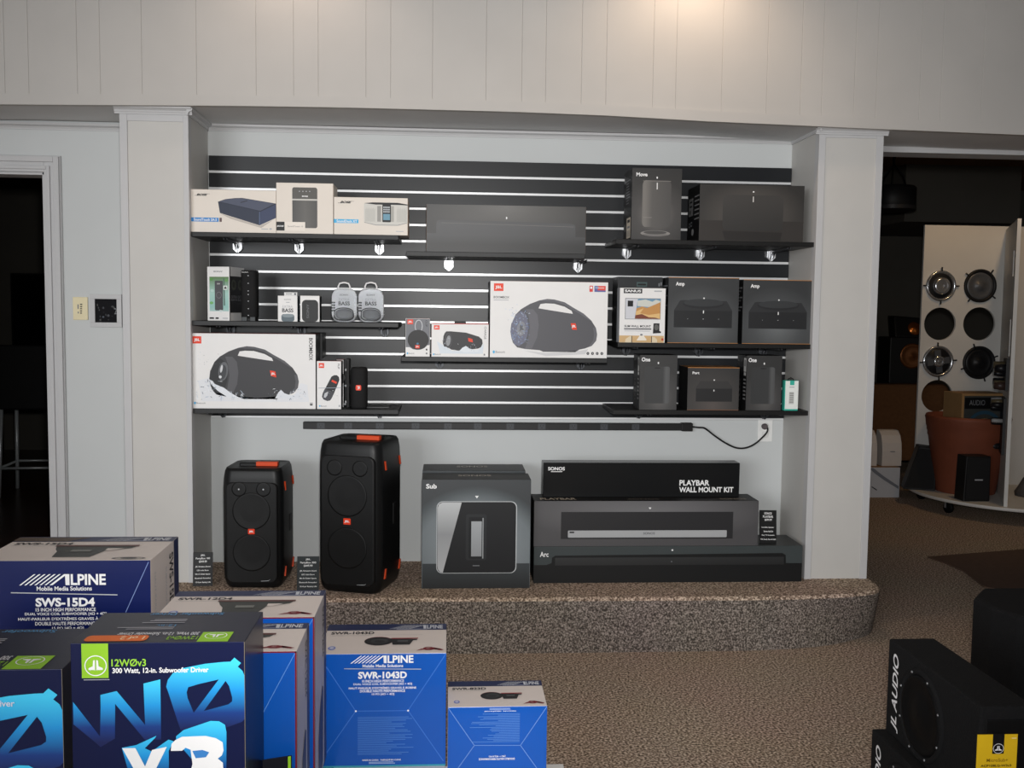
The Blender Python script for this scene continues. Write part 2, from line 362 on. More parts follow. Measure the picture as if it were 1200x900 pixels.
# ------------------------------------------------------------------ shelves on the slat wall
SHELF = mat((36, 37, 38), .45, 0, .12, 40); SHELFD = mat((20, 20, 20), .45, 0, .12, 40); CHROME = mat((232, 234, 238), .28, .75, .02, 20); STEEL = mat((70, 72, 76), .4, .5, .05, 20)
SHELVES = {}
def shelf(key, label, pxa, pxb, ptop, brk, m, chrome=True, yf=-.335, th=.021):
    xa = atY(pxa, ptop, yf).x; xb = atY(pxb, ptop, yf).x; zt = atY((pxa+pxb)/2, ptop, yf).z
    t = thing('wall_shelf', label, 'shelf', ((xa+xb)/2, 0, zt-th), 0, 'black shelves on the slat wall')
    hw = (xb-xa)/2; mb = MB(); mb.box(-hw, hw, yf, -.019, 0, th, m); mb.build('shelf_board', t, .002)
    for px in brk:
        x = atY(px, ptop+12, -.02).x-(xa+xb)/2
        mb = MB(); cm = CHROME if chrome else STEEL
        for s in (-1, 1):
            mb.prism([(x+s*.007-.0015,-.02,-.001),(x+s*.007-.0015,yf+.05,-.001),(x+s*.007-.0015,yf+.05,-.008),(x+s*.007-.0015,-.075,-.012),(x+s*.007-.0015,-.02,-.052)], (.003,0,0), STEEL)
            mb.prism([(x+s*.011-.0095,-.036,-.003),(x+s*.011-.0095,-.036,-.034-(.0 if s < 0 else .018)),(x+s*.011+.0095,-.036,-.034-(.018 if s < 0 else .0)),(x+s*.011+.0095,-.036,-.003)], (0,.016,0), cm)
        mb.build('bracket', t, .0008)
    SHELVES[key] = zt; return t
shelf('LT', 'black shelf carrying three cream boxes, uppermost of the left column', 222, 467, 273.5, (279, 351, 445), SHELFD)
shelf('LM', 'black shelf with two clear speaker packs standing at its right end', 222, 467, 377, (271, 354, 451), SHELF, False)
shelf('LB', 'black shelf under the large white handled-speaker box with an empty right end', 224, 467, 479.5, (262, 445), SHELF, False)
shelf('CT', 'black shelf under the single long dark soundbar box, high in the middle', 476, 686, 296, (526, 677), SHELF)
shelf('CB', 'black shelf under three white boxes in the middle of the slat wall', 470, 712, 419, (515, 680), SHELF, False)
shelf('RT', 'black shelf uppermost on the right, carrying two charcoal speaker boxes', 722, 956, 282, (734, 820, 903), SHELFD)
shelf('RM', 'black shelf carrying the white mount box and two equal amplifier boxes', 724, 954, 402.5, (733, 818, 893), SHELFD, False)
shelf('RB', 'black shelf lowest on the right with a small teal and white box at its end', 719, 949, 481, (748, 895), SHELFD, False)

# ------------------------------------------------------------------ inks and card
CREAM = mat((226, 218, 208), .5, 0, .015, 12); WHITE = mat((232, 231, 230), .45, 0, .012, 12); BLK = mat((18, 18, 19), .5, 0, .05, 20); CHAR = mat((30, 30, 31), .4, 0, .03, 6)
CHAR2 = mat((44, 45, 47), .4, 0, .03, 6); INK = ink(16, 16, 18); PWHITE = ink(240, 240, 240); RED = ink(232, 62, 28); REDEDGE = ink(176, 44, 36); GREYI = ink(120, 122, 126); LGREY = ink(178, 180, 184)
TAN = mat((172, 118, 66), .6, 0, .06, 20); SKY = ink(52, 134, 204); CYAN = ink(74, 176, 224); SILVER = ink(176, 178, 182)
ON = -.325    # front plane of goods on the shelves

def fine(F, x0, y0, x1, y1, n, m, l=2, t=.55, ragged=.3, right=False):
    """rows of illegibly small print"""
    rnd = random.Random(int(x0*7+y0*13)); h = (y1-y0)/n
    for i in range(n):
        w = (x1-x0)*(1-ragged*rnd.random()); a = x1-w if right else x0
        F.rect(a, y0+i*h, a+w, y0+i*h+h*t, m, l)
def badge(F, x0, y0, x1, y1):
    F.part('logo_badge').rect(x0, y0, x1, y1, RED, 2); w, h = x1-x0, y1-y0
    F.text('JBL', x0+w*.14, y0+h*.30, x1-w*.14, y1-h*.22, PWHITE, 4, .03)

# ---- top left: three cream boxes
def wedge_logo(F, x0, y0, x1, y1):
    F.text('BOSE', x0+(x1-x0)*.18, y0, x1-(x1-x0)*.18, y1, INK, 3, .05, 0, .12)
    ym = y1-(y1-y0)*.08; F.rect(x0, ym-(y1-y0)*.12, x0+(x1-x0)*.2, ym, INK, 2); F.rect(x1-(x1-x0)*.2, y0, x1, y0+(y1-y0)*.12, INK, 2)
F = carton('electronics_box', 'cream box picturing a flat dark blue amplifier, against the left pillar', (224, 222.5, 323.5, 271.8), ON, .20, SHELVES['LT'], CREAM, group='cream boxes on the upper left shelf')
F.part('lettering'); wedge_logo(F, 228, 227.5, 246, 230); F.part('name_strip').rect(224, 255, 256, 259.7, SKY); F.text('SoundTouch SA-5', 227, 255.8, 254, 258.9, PWHITE, 3, .02); F.rect(257, 255, 259.7, 259.7, ink(90, 70, 72))
F.part('product_picture').poly([(255.5,236.5),(264,233.4),(275,232),(284,231.6),(323.4,237.4),(323.4,254),(304,263),(257.6,249.4)], ink(24, 30, 48), 1)
F.poly([(255.5,236.5),(305.5,247),(304,263),(257.6,249.4)], ink(38, 46, 66), 2); F.poly([(305.5,247),(323.4,238.2),(323.4,254),(304,263)], ink(52, 62, 92), 2)
F.poly([(257,236.3),(264,233.8),(276,232.4),(284,232),(322,237.6),(305,246.2)], ink(72, 78, 98), 3); F.line(282, 237, 290, 234.8, .7, INK, 4); F.line(304.2, 247.4, 304, 262, .5, ink(110, 130, 170), 4)
F.poly([(257.6,249.8),(304,263.5),(320,256.5),(306,266),(270,256)], ink(188, 180, 172), 1)
F.part('lettering'); F.rect(306, 266.6, 314, 267.6, LGREY); F.ell(317, 267, 1.6, 1, LGREY); F.done()
F = carton('electronics_box', 'tall cream box with a see-through front picturing an upright round speaker', (323.8, 214.5, 390.5, 272.2), ON, .17, SHELVES['LT'], CREAM, group='cream boxes on the upper left shelf')
F.part('product_picture').rr(342.5, 219.5, 371.8, 265.7, 2.5, ramp_mat([(-.07, (44,44,44)), (.0, (84,82,78)), (.02, (76,74,70)), (.075, (40,40,40))], 0), 1); F.rect(342.5, 232.6, 371.8, 234.4, ink(198, 196, 190), 3); F.rr(343, 220, 371.4, 232, 2, ink(88, 86, 82), 2)
for i in range(4): F.ell(351+i*4, 224, .7, .6, LGREY, 4)
F.text('BOSE', 354, 228.8, 361, 230.4, PWHITE, 4, .04)
F.part('name_strip').rect(324, 259, 357.5, 269, ink(234, 226, 216), 3); F.rect(324, 259, 333.4, 269, INK, 4); F.text('BOSE', 325, 263, 332.4, 264.8, PWHITE, 6, .03, 0, .1); F.text('SoundTouch 10', 337, 263.2, 355, 264.8, GREYI, 5); F.done()
F = carton('electronics_box', 'low cream box picturing a silver dock holding a phone, right of the tall cream box', (391.3, 231.5, 477.8, 274.3), ON, .18, SHELVES['LT'], CREAM, group='cream boxes on the upper left shelf')
F.part('lettering'); wedge_logo(F, 396, 236, 414.5, 238.6); F.part('name_strip').rect(391.4, 256.8, 420, 261.2, CYAN); F.text('SoundDock XT', 394.5, 257.6, 418.4, 260.6, PWHITE, 3, .02)
F.part('product_picture').poly([(426.5,238.5),(436,237.2),(463,237.2),(477.6,239),(477.6,260),(466,263.4),(440,263.4),(426.5,260)], ink(206, 204, 198), 1)
F.poly([(426.5,238),(437,237),(466,237),(477.7,238.8),(477.7,239.8),(466,239.4),(440,239.4)], INK, 2); F.rect(442, 241, 446.5, 259, ink(150, 148, 144), 2); F.rect(458, 241, 461.5, 259, ink(168, 166, 160), 2)
for i in range(14):
    for x0 in (428, 465): F.rect(x0+i*.85, 245-(i % 3), x0+i*.85+.35, 259, ink(176, 176, 170), 2)
F.line(427, 260, 440, 262.8, .5, GREYI, 3); F.line(440, 262.8, 466, 262.8, .5, GREYI, 3); F.line(466, 262.8, 477, 260, .5, GREYI, 3)
F.rr(448, 239, 458, 259.5, 1.2, INK, 3); F.rect(449, 250, 457, 257, ink(104, 150, 172), 4)
for r in range(3):
    for c in range(4): F.rect(449.2+c*2, 241.6+r*2.6, 450.5+c*2, 243.2+r*2.6, ink(200, 206, 210), 4)
F.part('lettering'); F.rect(464, 269.4, 473, 270.2, LGREY); F.done()

# ---- middle left: speaker box, speaker, small boxes, two clear packs
F = carton('electronics_box', 'white upright box picturing a waterproof grey cylinder speaker, black right side', (241.6, 312.5, 270.2, 374.4), -.28, .14, SHELVES['LM'], WHITE, group='small white boxes on the left middle shelf', fm={'right': CHAR2})
F.part('lettering').text('SONY', 250, 317.2, 262, 318.9, GREYI, 3, .02)
F.part('product_picture').rect(244.5, 324, 269.4, 363.5, ramp_mat([(0, (206,212,214)), (.06, (150,196,190)), (.12, (168,206,196)), (.19, (96,128,84))], 2)); F.rr(251.4, 328.5, 262, 362.5, 1.5, ink(84, 84, 88), 2); F.ell(256.8, 345, 3.5, 3.8, ink(120, 120, 124), 3); F.ell(256.8, 345, 2.8, 3.1, ink(84, 84, 88), 4); F.text('SONY', 254.4, 331.2, 258.6, 332.8, PWHITE, 4)
F.poly([(262.6,326),(264,326),(264.6,357),(263,357)], ink(92, 112, 104), 3); F.rr(262.6, 334, 268, 339, .8, ink(214, 220, 216), 4); F.poly([(263.4,337.6),(265.2,334.8),(267.2,337.6)], INK, 5)
for cx, cy, c in ((247,354,(120,182,112)),(247,327,(96,150,84)),(266,328,(110,160,100)),(248,340,(186,214,206)),(259,363,(210,222,222))): F.ell(cx, cy, 2.4, 1.6, ink(*c), 2)
F.part('lettering').rect(244.2, 370.6, 250, 372.4, INK); F.rect(252, 370.6, 256, 372.4, INK); F.rect(261, 371, 268, 372, LGREY); F.done()
F.obj.rotation_euler = (0, 0, math.radians(-15)); R = F.right(); R.part('side_print').rect(.05, 0, 1, .17, ink(206, 206, 206)); R.rect(.05, .85, 1, 1, ink(206, 206, 206)); R.text('EXTRA', .1, .53, .5, .58, GREYI); R.text('BASS', .1, .59, .5, .63, GREYI); R.text('EXTRA', .55, .53, .95, .58, GREYI); R.text('BASS', .55, .59, .95, .63, GREYI)
for i in range(2): R.ell(.28+i*.45, .33, .16, .10, ink(76, 80, 72)); R.ell(.28+i*.45, .33, .08, .06, ink(50, 52, 48), 2)
R.done()
# tall black cylinder speaker
x = atY(293, 345, -.24).x; zt = atY(293, 317, -.24).z
t = thing('portable_speaker', 'tall black fabric speaker with a row of tiny marks, beside the white upright box', 'speaker', (x, -.24, SHELVES['LM']))
H = zt-SHELVES['LM']; FAB = mat((24, 24, 25), .8, 0, .12, 300, .3); RUB = mat((16, 16, 17), .55, 0, .05, 30)
def rrect(w, d, r, z, n=6, cx=0, cy=0):
    p = []
    for sx, sy, a0 in ((1,1,0),(-1,1,90),(-1,-1,180),(1,-1,270)):
        for j in range(n):
            a = math.radians(a0+90*j/(n-1)); p.append((cx+sx*(w/2-r)+r*math.cos(a), cy+sy*(d/2-r)+r*math.sin(a), z))
    return p
mb = MB(); mb.rings([rrect(.070*s, .075*s, .02*s, z) for s, z in ((.9,.012),(1,.018),(1,H-.006),(.94,H))], FAB); mb.build('fabric_body', t)
mb = MB()
for s in (-1, 1): mb.box(s*.018-.011, s*.018+.011, -.039, -.01, .0, .018, mat((52, 56, 58), .4))
mb.box(-.03, .03, -.03, .035, 0, .012, RUB); mb.build('foot', t, .001)
Fm = Face(t, (0, 0, 1, 1), (-.035, -.0378, H), (.07, 0, 0), (0, 0, -H), (0, -1, 0)); Fm.part('logo').text('SONY', .1, .03, .52, .05, PWHITE, 1)
for i, y in enumerate((.1, .25, .4, .47, .6, .75, .88)): Fm.part('control_mark').rect(.46, y, .53, y+.015, LGREY)
Fm.done()
# extra bass boxes
def bass_box(rect, Y, label, pic):
    F = carton('electronics_box', label, rect, Y, .07, SHELVES['LM'], WHITE, group='small white boxes on the left middle shelf', fm={'right': mat((60, 70, 78), .5)} if not pic else {'right': BLK})
    x0, y0, x1, y1 = rect; w, h = x1-x0, y1-y0
    if not pic:
        F.part('lettering').text('SONY', x0+w*.32, y0+h*.12, x0+w*.68, y0+h*.17, GREYI, 3); F.rect(x0+w*.42, y0+h*.24, x0+w*.6, y0+h*.27, LGREY)
        F.text('EXTRA', x0+w*.24, y0+h*.37, x0+w*.76, y0+h*.47, LGREY, 3); F.text('BASS', x0+w*.22, y0+h*.49, x0+w*.79, y0+h*.64, ink(46, 50, 54), 3, .02)
        F.part('product_picture').rr(x0+w*.18, y0+h*.71, x0+w*.84, y1-.1, w*.12, ink(90, 104, 112), 2); F.ell(x0+w*.51, y0+h*.77, w*.3, h*.07, ink(132, 144, 150), 3)
    else:
        F.part('product_picture').rr(x0+w*.09, y0+h*.16, x0+w*.93, y1-.1, w*.2, ink(24, 25, 27), 2); F.text('SONY', x0+w*.33, y0+h*.32, x0+w*.46, y0+h*.86, ink(110, 112, 116), 4, 0, 270)
    F.done(); return F
F = bass_box((325.6, 346.6, 348.6, 375.4), -.315, 'small white box with grey lettering and half a grey speaker picture', False)
bass_box((351.8, 346.6, 374.5, 375.4), -.315, 'small white box picturing a rounded black speaker, with black right side', True)
t = carton('hang_card', 'white hanging-tab pack peeking up behind the small white lettered box', (333, 342.5, 348.4, 375), -.235, .03, SHELVES['LM'], WHITE)
t.part('lettering').text('SONY', 335.4, 343.6, 342.6, 345.2, INK, 3); t.rect(344.8, 343.2, 347, 345.6, GREYI); t.done()
# two clear blister packs
GL = glass('clear_plastic'); CARDW = mat((238, 236, 238), .4, 0, .02, 20)
def blister(px, label):
    xa = atY(px, 355, -.30).x; z0 = SHELVES['LM']; zt = atY(px, 330.8, -.30).z; H = zt-z0; k = H/45.
    t = thing('blister_pack', label, 'packaging', (xa, -.30, z0), 0, 'clear speaker packs')
    def out(w, h0, h1, r, n=6):
        p = []
        for sx, sz, a0 in ((1,1,0),(-1,1,90),(-1,-1,180),(1,-1,270)):
            for j in range(n):
                a = math.radians(a0+90*j/(n-1)); p.append((sx*(w/2-r)+r*math.cos(a), (h1-r if sz > 0 else h0+r)+r*math.sin(a)))
        return p
    mb = MB(); o = out(29*k, 0, 38*k, 9*k)
    mb.rings([[(x*s, y, (19*k+(z-19*k)*s)) for x, z in o] for s, y in ((1.0,.0),(1.0,-.004),(.94,-.006),(.9,-.032),(.8,-.037))], GL); mb.build('clear_shell', t)
    mb = MB()
    for sgn in (-1, 1): mb.tube([(sgn*6*k,-.004,36.5*k),(sgn*6.6*k,-.004,40*k),(sgn*5*k,-.004,43.6*k),(sgn*1*k,-.004,44.6*k),(-sgn*.2*k,-.004,44.6*k)], .0035, CARDW, 8)
    mb.build('hanger_loop', t)
    F = Face(t, (-14.5, 0, 14.5, 38), (-14.5*k, .0035, 38*k), (29*k, 0, 0), (0, 0, -38*k), (0, -1, 0))
    o2 = out(26, 1, 37, 8); mb = MB(); mb.prism([(x*k, .012, z*k) for x, z in o2], (0, -.008, 0), CARDW); mb.build('printed_card', t)
    F.part('lettering').text('SONY', -5, 6.2, 5, 8.2, GREYI, 3, .02); F.text('EXTRA', -6, 11, 6, 14, LGREY, 3); F.text('BASS', -6.4, 14.6, 6.4, 19, ink(40, 42, 48), 3, .03)
    for i in range(4): F.ell(-11.2, 16+i*3, 1.3, 1, INK, 3, 10)
    F.done()
    mb = MB(); c = ((0, -.004, 9.5*k)); rs = []
    for s, y in ((1, .002), (1, -.012), (.9, -.022), (.6, -.026)): rs.append([(x*k*.72*s, y, 9.2*k+(z-19)*k*.32*s) for x, z in out(26, 1, 37, 12)])
    mb.rings(rs, mat((120, 124, 130), .5, 0, .1, 200, .2)); mb.build('speaker_front', t)
    mb = MB(); mb.tube([(x*k*.80, -.018, 9.2*k+(z-19)*k*.38) for x, z in out(26, 1, 37, 12)]+[(13*k*.8, -.018, 9.2*k+6*k*.38)], .0022, mat((40, 42, 46), .3), 6); mb.build('speaker_rim', t)
blister(403.4, 'clear rounded speaker pack on the left middle shelf, nearer the pillar'); blister(434.7, 'clear rounded speaker pack nearest the right end of the left middle shelf')

# ---- lower left: large handled speaker box, small box, speaker, flat card
def boom_picture(F, T, body, dark, mid, splash=True):
    """handled speaker picture; T maps unit picture coordinates to the face"""
    def q(pts): return [T(x, y) for x, y in pts]
    outl = [(.00,.62),(.01,.48),(.06,.30),(.12,.20),(.22,.10),(.33,.03),(.42,.0),(.50,.01),(.62,.06),(.72,.16),(.84,.27),(.93,.40),(.985,.54),(1.0,.66),(.99,.78),(.94,.88),(.86,.93),(.80,.95),(.75,1.0),(.38,1.0),(.34,.97),(.17,.95),(.08,.92),(.03,.83)]
    F.poly(q(outl[::-1]), body, 1)
    F.poly(q([(.32,.18),(.34,.10),(.40,.085),(.50,.09),(.62,.145),(.70,.22),(.715,.275),(.64,.26)][::-1]), PAPER, 3)
    F.poly(q([(.18,.20),(.26,.20),(.31,.30),(.325,.50),(.31,.72),(.25,.94),(.17,.95),(.20,.80),(.225,.55),(.21,.35)][::-1]), mid, 2)
    F.poly(q([(.33,.03),(.42,.0),(.50,.01),(.62,.06),(.72,.16),(.84,.27),(.93,.40),(.90,.39),(.80,.28),(.71,.20),(.61,.10),(.50,.05),(.40,.045)][::-1]), mid, 2)
    F.poly(q([(.00,.62),(.015,.46),(.07,.29),(.13,.24),(.18,.30),(.205,.48),(.20,.66),(.17,.82),(.10,.90),(.05,.86),(.015,.76)][::-1]), dark, 2)
    F.poly(q([(.985,.54),(1.0,.66),(.99,.78),(.94,.88),(.90,.90),(.955,.78),(.965,.66),(.95,.53)][::-1]), mid, 2)
    c = T(.72, .53); d = T(.755, .47)
PAPER = ink(232, 231, 230)
def drops(F, x0, y0, x1, y1, n, cols, l, seed, sx=.8):
    r = random.Random(seed)
    for i in range(n):
        x, y = r.uniform(x0, x1), r.uniform(y0, y1); a = r.uniform(0, 3.1); s = r.uniform(.3, 1)*sx
        F.poly([(x-s*math.cos(a)*1.8, y-s*math.sin(a)*1.8), (x+s*.3*math.sin(a), y-s*.3*math.cos(a)), (x+s*math.cos(a)*1.8, y+s*math.sin(a)*1.8), (x-s*.3*math.sin(a), y+s*.3*math.cos(a))], r.choice(cols), l)
F = carton('speaker_box', 'large white box of a black handled speaker in splashing water, on the lowest left shelf', (223.5, 391, 370, 478.4), ON, .15, SHELVES['LB'], WHITE, group='white boxes with handled speaker pictures', fm={'top': REDEDGE, 'right': BLK, 'left': REDEDGE})
badge(F, 226.3, 394.6, 236.2, 403)
S1 = [ink(210, 218, 230), ink(176, 188, 204), ink(90, 100, 112), ink(236, 240, 244)]
F.part('product_picture'); F.poly([(232,446),(246,442),(250,452),(268,462),(300,466),(345,462),(352,448),(360,450),(362,470),(236,470)], ink(226, 228, 232), 1)
boom_picture(F, lambda u, v: (245+105*u, 405.6+61.5*v), ink(58, 58, 61), ink(36, 37, 40), ink(84, 84, 88))
F.ell(261.5, 435, 5.6, 11, ink(96, 98, 102), 4, rot=.15); F.ell(261, 436, 4, 8.6, ink(60, 62, 66), 5, rot=.15); F.ell(259.5, 432, 1.4, 4.6, ink(206, 208, 212), 6, rot=.2); F.ell(258, 441.5, 1.7, 1.7, ink(220, 222, 226), 6)
drops(F, 230, 446, 262, 468, 46, S1, 6, 1, 1.6); drops(F, 262, 458, 290, 468, 22, S1, 6, 2, 1.6); drops(F, 314, 455, 358, 468, 46, S1, 6, 3, 1.2); drops(F, 232, 412, 262, 428, 18, S1, 6, 4, .7)
F.poly([(245,444),(252,450),(262,454),(270,460),(281,466),(268,466),(255,458),(247,450)], ink(226, 230, 236), 4)
F.poly([(322,466),(326,459),(329,456),(333,460),(342,463),(350,458),(352,466)], ink(222, 226, 232), 4)
F.part('picture_badge').poly([(316,433.4),(322.6,434.6),(323.8,441.6),(317.4,440)], RED, 5); F.text('JBL', 317.4, 436, 322.4, 439.2, PWHITE, 7, .03)
F.part('lettering').text('BOOMBOX', 362.2, 395.4, 366.6, 421.5, INK, 3, .015, 90); F.text('Bluetooth', 229.6, 471.2, 240.4, 473, GREYI, 3); F.ell(228, 472, 1.1, 1.5, CYAN, 3); F.rect(363, 471, 366.4, 471.8, GREYI); F.rect(363, 472.4, 366.2, 474.2, INK); F.done()
F = carton('speaker_box', 'black box end standing behind the large white handled-speaker box', (360, 390.3, 377.6, 478), -.17, .14, SHELVES['LB'], BLK); F.part('edge_line').rect(376.6, 390.6, 377.4, 478, mat((40, 44, 46), .4)); F.done()
def flip_box(rect, Y, label):
    F = carton('speaker_box', label, rect, Y, .075, SHELVES['LB'], WHITE, group='narrow white speaker boxes on the lowest left shelf', fm={'top': REDEDGE, 'right': BLK, 'left': BLK})
    x0, y0, x1, y1 = rect
    badge(F, x0+2.3, y0+2.3, x0+8.6, y0+8)
    P = F.part('product_picture'); c, s = math.cos(.44), math.sin(.44)
    def T(u, v): return (x0+16+u*c-v*s, y0+32+u*s+v*c)
    F.poly([T(-5.4*(1 if a < .5 else 1), v) for a, v in ()]+[T(x, y) for x, y in ((-5,-13),(-3,-16),(0,-17.5),(3,-16.6),(5,-14),(5.6,-8),(6,9),(5.4,12.6),(2.5,14.6),(-2,14.8),(-5,13),(-6,9))][::-1], ink(30, 30, 33), 1)
    F.poly([T(x, y) for x, y in ((6,2),(6,9),(5.4,12.6),(2.5,14.6),(-2,14.8),(-5,13),(-6,9),(-6,3))], ink(64, 64, 70), 2); F.poly([T(x, y) for x, y in ((-4,8),(-1,4),(0,9),(-1,12),(-3,12.4))], ink(190, 192, 196), 3)
    F.line(x0+2, y0+31.4, x0+29, y0+30.6, .6, ink(150, 158, 168), 3); F.poly([T(3.6,-10.4)]+[T(x, y) for x, y in ((-2.6,-10.4),(-2.6,-8),(3.6,-8))], RED, 4)
    drops(F, x0+6, y0+32, x0+24, y0+46, 22, S1, 5, 9, .6)
    F.part('lettering').text('FLIP', x0+24.6, y0+3, x0+26.6, y0+9, ink(60, 60, 64), 3, .01, 90); F.text('Bluetooth', x0+4.6, y1-4.4, x0+11.4, y1-2.8, GREYI, 3); F.ell(x0+3.4, y1-3.6, .8, 1, CYAN, 3); F.rect(x0+25.4, y1-5, x0+27.4, y1-2.6, LGREY); F.done(); return F
F = flip_box((371.3, 423.2, 399.8, 479), ON, 'narrow white box with a tilted black cylinder picture, beside the large handled-speaker box')
mb = MB()
mb.prism([(-.034,.03,F.H),(.03,.03,F.H),(.03,.03,F.H+.012),(.02,.03,F.H+.020),(-.02,.03,F.H+.020),(-.034,.03,F.H+.008)], (0,.0015,0), BLK); mb.build('hang_tab', F.obj)
flip_box((378, 421.4, 402.6, 478), -.235, 'narrow white box standing behind the one with the tilted cylinder picture')
carton('speaker_box', 'narrow black box edge beside the small white boxes, left of the upright speaker', (406, 420.6, 409, 478), -.25, .09, SHELVES['LB'], BLK)
x = atY(421, 455, -.27).x; zt = atY(421, 430.5, -.27).z; H = zt-SHELVES['LB']
t = thing('portable_speaker', 'upright black fabric cylinder speaker with a red badge, on the lowest left shelf', 'speaker', (x, -.27, SHELVES['LB']))
mb = MB(); mb.rings([rrect(.074*s, .072*s, .026*s, z, 8) for s, z in ((.86,.0),(.96,.006),(1,.012),(1,H-.012),(.96,H-.005),(.84,H))], FAB); mb.build('fabric_body', t)
mb = MB(); mb.rings([rrect(.060*s, .058*s, .026*s, z, 8) for s, z in ((1,H-.004),(1,H+.0012),(.86,H+.0016))], RUB); mb.build('end_cap', t)
Fm = Face(t, (0, 0, 1, 1), (-.037, -.0365, H), (.074, 0, 0), (0, 0, -H), (0, -1, 0)); Fm.part('logo_badge').rr(.33, .42, .66, .55, .05, RED, 2); Fm.text('JBL', .42, .44, .58, .53, PWHITE, 4, .02, 90); Fm.done()
a, b = atZ(433, 476, SHELVES['LB']), atZ(457, 469.5, SHELVES['LB'])
mb = MB(); mb.box(-.055, .055, -.055, .055, 0, .004, mat((58, 59, 60), .4)); o = mb.build('flat_card', None, 0, ((a.x+b.x)/2, -.2, SHELVES['LB'])); tag(o, 'thin dark grey card lying flat beside the upright black speaker', 'card')

# ---- middle column
F = carton('soundbar_box', 'long charcoal box picturing a black soundbar, alone on the upper middle shelf', (499.6, 240.6, 686.6, 296.2), ON, .16, SHELVES['CT'], CHAR, fm={'left': TAN, 'right': TAN, 'top': BLK})
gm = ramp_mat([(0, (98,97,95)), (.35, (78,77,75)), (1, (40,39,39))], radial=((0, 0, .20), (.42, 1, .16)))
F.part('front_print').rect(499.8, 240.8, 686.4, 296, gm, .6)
dm = ramp_mat([(0, (14,14,14)), (.035, (22,22,22)), (.075, (56,57,59)), (.125, (68,69,71)), (.16, (52,52,53)), (.175, (34,34,34))], 2)
F.part('product_picture').poly([(500,274.5),(511,274.5),(511.4,261),(513,259),(519,258.6),(667,260.4),(672,261.4),(674,263.4),(674.4,276.5),(686,276.8),(686,295.8),(500,295.8)], dm, 1.5)
F.line(517, 262.2, 672, 264.6, .5, ink(116, 114, 112), 3); F.part('lettering').ell(593, 255.4, .8, 1.5, PWHITE, 3); F.done()
F = carton('speaker_box', 'small grey and white box picturing a round clip-on speaker, left of the water-splash box', (475.2, 373.2, 503.8, 416.8), ON, .06, SHELVES['CB'], WHITE, group='white boxes on the middle shelf', fm={'top': REDEDGE, 'right': BLK, 'left': LGREY})
F.part('product_picture').poly([(475.6,373.6),(475.6,406),(480,406),(484,408.4),(489,409),(494,407.4),(498,404),(503.4,403.4),(503.4,373.6)], ink(112, 114, 120), 1)
F.ring(490.6, 382, 4.6, 7.4, .9, ink(196, 198, 202), 2); F.ell(490, 397.5, 12.4, 11.4, ink(20, 20, 22), 3); F.ell(489.4, 402, 1.4, 1.2, ink(60, 120, 150), 4); F.rect(486.6, 403.6, 491.8, 407.2, RED, 4); F.text('JBL', 487.4, 404.4, 491, 406.4, PWHITE, 6, .02)
badge(F, 477.4, 374.4, 484, 379.8); F.part('lettering').text('CLIP', 498.6, 375, 500.8, 382.6, INK, 3, 0, 90); F.text('Bluetooth', 478.6, 412.2, 485.6, 413.8, GREYI, 3); F.ell(477.4, 413, .8, 1.1, CYAN, 3); F.ell(500, 408.6, 1, 1.1, INK, 3); F.ell(500, 413, 1, 1.1, GREYI, 3); F.done()
F = carton('speaker_box', 'low white box of a black cylinder speaker splashing, between the grey-white and largest boxes', (505.6, 379, 572.6, 418), ON, .10, SHELVES['CB'], WHITE, group='white boxes on the middle shelf', fm={'top': ink(224, 222, 220), 'left': REDEDGE, 'right': REDEDGE})
badge(F, 508.4, 381.4, 515, 386.4); F.part('edge_line').rect(505.7, 379, 572.5, 379.9, REDEDGE, 2)
F.part('product_picture').poly([(512,400),(519,404),(530,411),(560,410),(567,402),(566,414),(516,414)], ink(216, 224, 232), 1)
F.poly([(519.6,394),(521,390.4),(523,388.4),(528,388.2),(546,389.6),(561,394),(565,397.4),(565.6,402),(563.6,406.4),(560,408),(537,410.6),(529,409.4),(524,406.4),(520.4,406),(519,402)], ink(42, 42, 45), 2)
F.ell(525.4, 399.2, 2.6, 6.2, ink(140, 142, 146), 3, rot=.12); F.ring(525.4, 399, 4.2, 8.6, .9, ink(70, 70, 74), 3); F.poly([(548.4,395.6),(553.6,397),(554.2,400.8),(549,399.8)], RED, 4)
F.poly([(538,411),(542,407),(546,405),(550,408),(556,409.4),(562,408.6),(560,412),(545,412.6)], ink(224, 230, 236), 4)
drops(F, 513, 396, 526, 412, 24, S1, 5, 11, .7); drops(F, 532, 402, 566, 413, 34, S1, 5, 12, .7)
F.part('lettering').text('CHARGE', 567.4, 382.4, 569.8, 397, ink(70, 72, 76), 3, 0, 90); F.text('Bluetooth', 509.4, 414, 516.6, 415.8, GREYI, 3); F.ell(508.2, 415, .8, 1.1, CYAN, 3); F.rect(567, 414, 568.6, 416, GREYI); F.done()
mb = MB(); mb.prism([(-.026,.02,F.H),(.026,.02,F.H),(.026,.02,F.H+.008),(.02,.02,F.H+.010),(-.02,.02,F.H+.010),(-.026,.02,F.H+.008)], (0,.0015,0), BLK); mb.build('hang_tab', F.obj)
F = carton('speaker_box', 'largest white box of a black handled speaker with bluish splash, on the lower middle shelf', (574.2, 330, 712, 418.6), ON, .22, SHELVES['CB'], WHITE, group='white boxes with handled speaker pictures', fm={'top': REDEDGE, 'left': BLK, 'right': LGREY})
badge(F, 578.4, 332.8, 589.4, 341.6); F.part('lettering').text('BOOMBOX', 578.2, 347.4, 596.4, 350, ink(70, 72, 76), 3, .01); F.rect(578.2, 351.6, 595.6, 352.4, LGREY)
F.part('product_picture'); F.poly([(614,410.5),(640,413),(680,410),(690,408),(686,414),(640,416.4)], ink(206, 206, 208), 1)
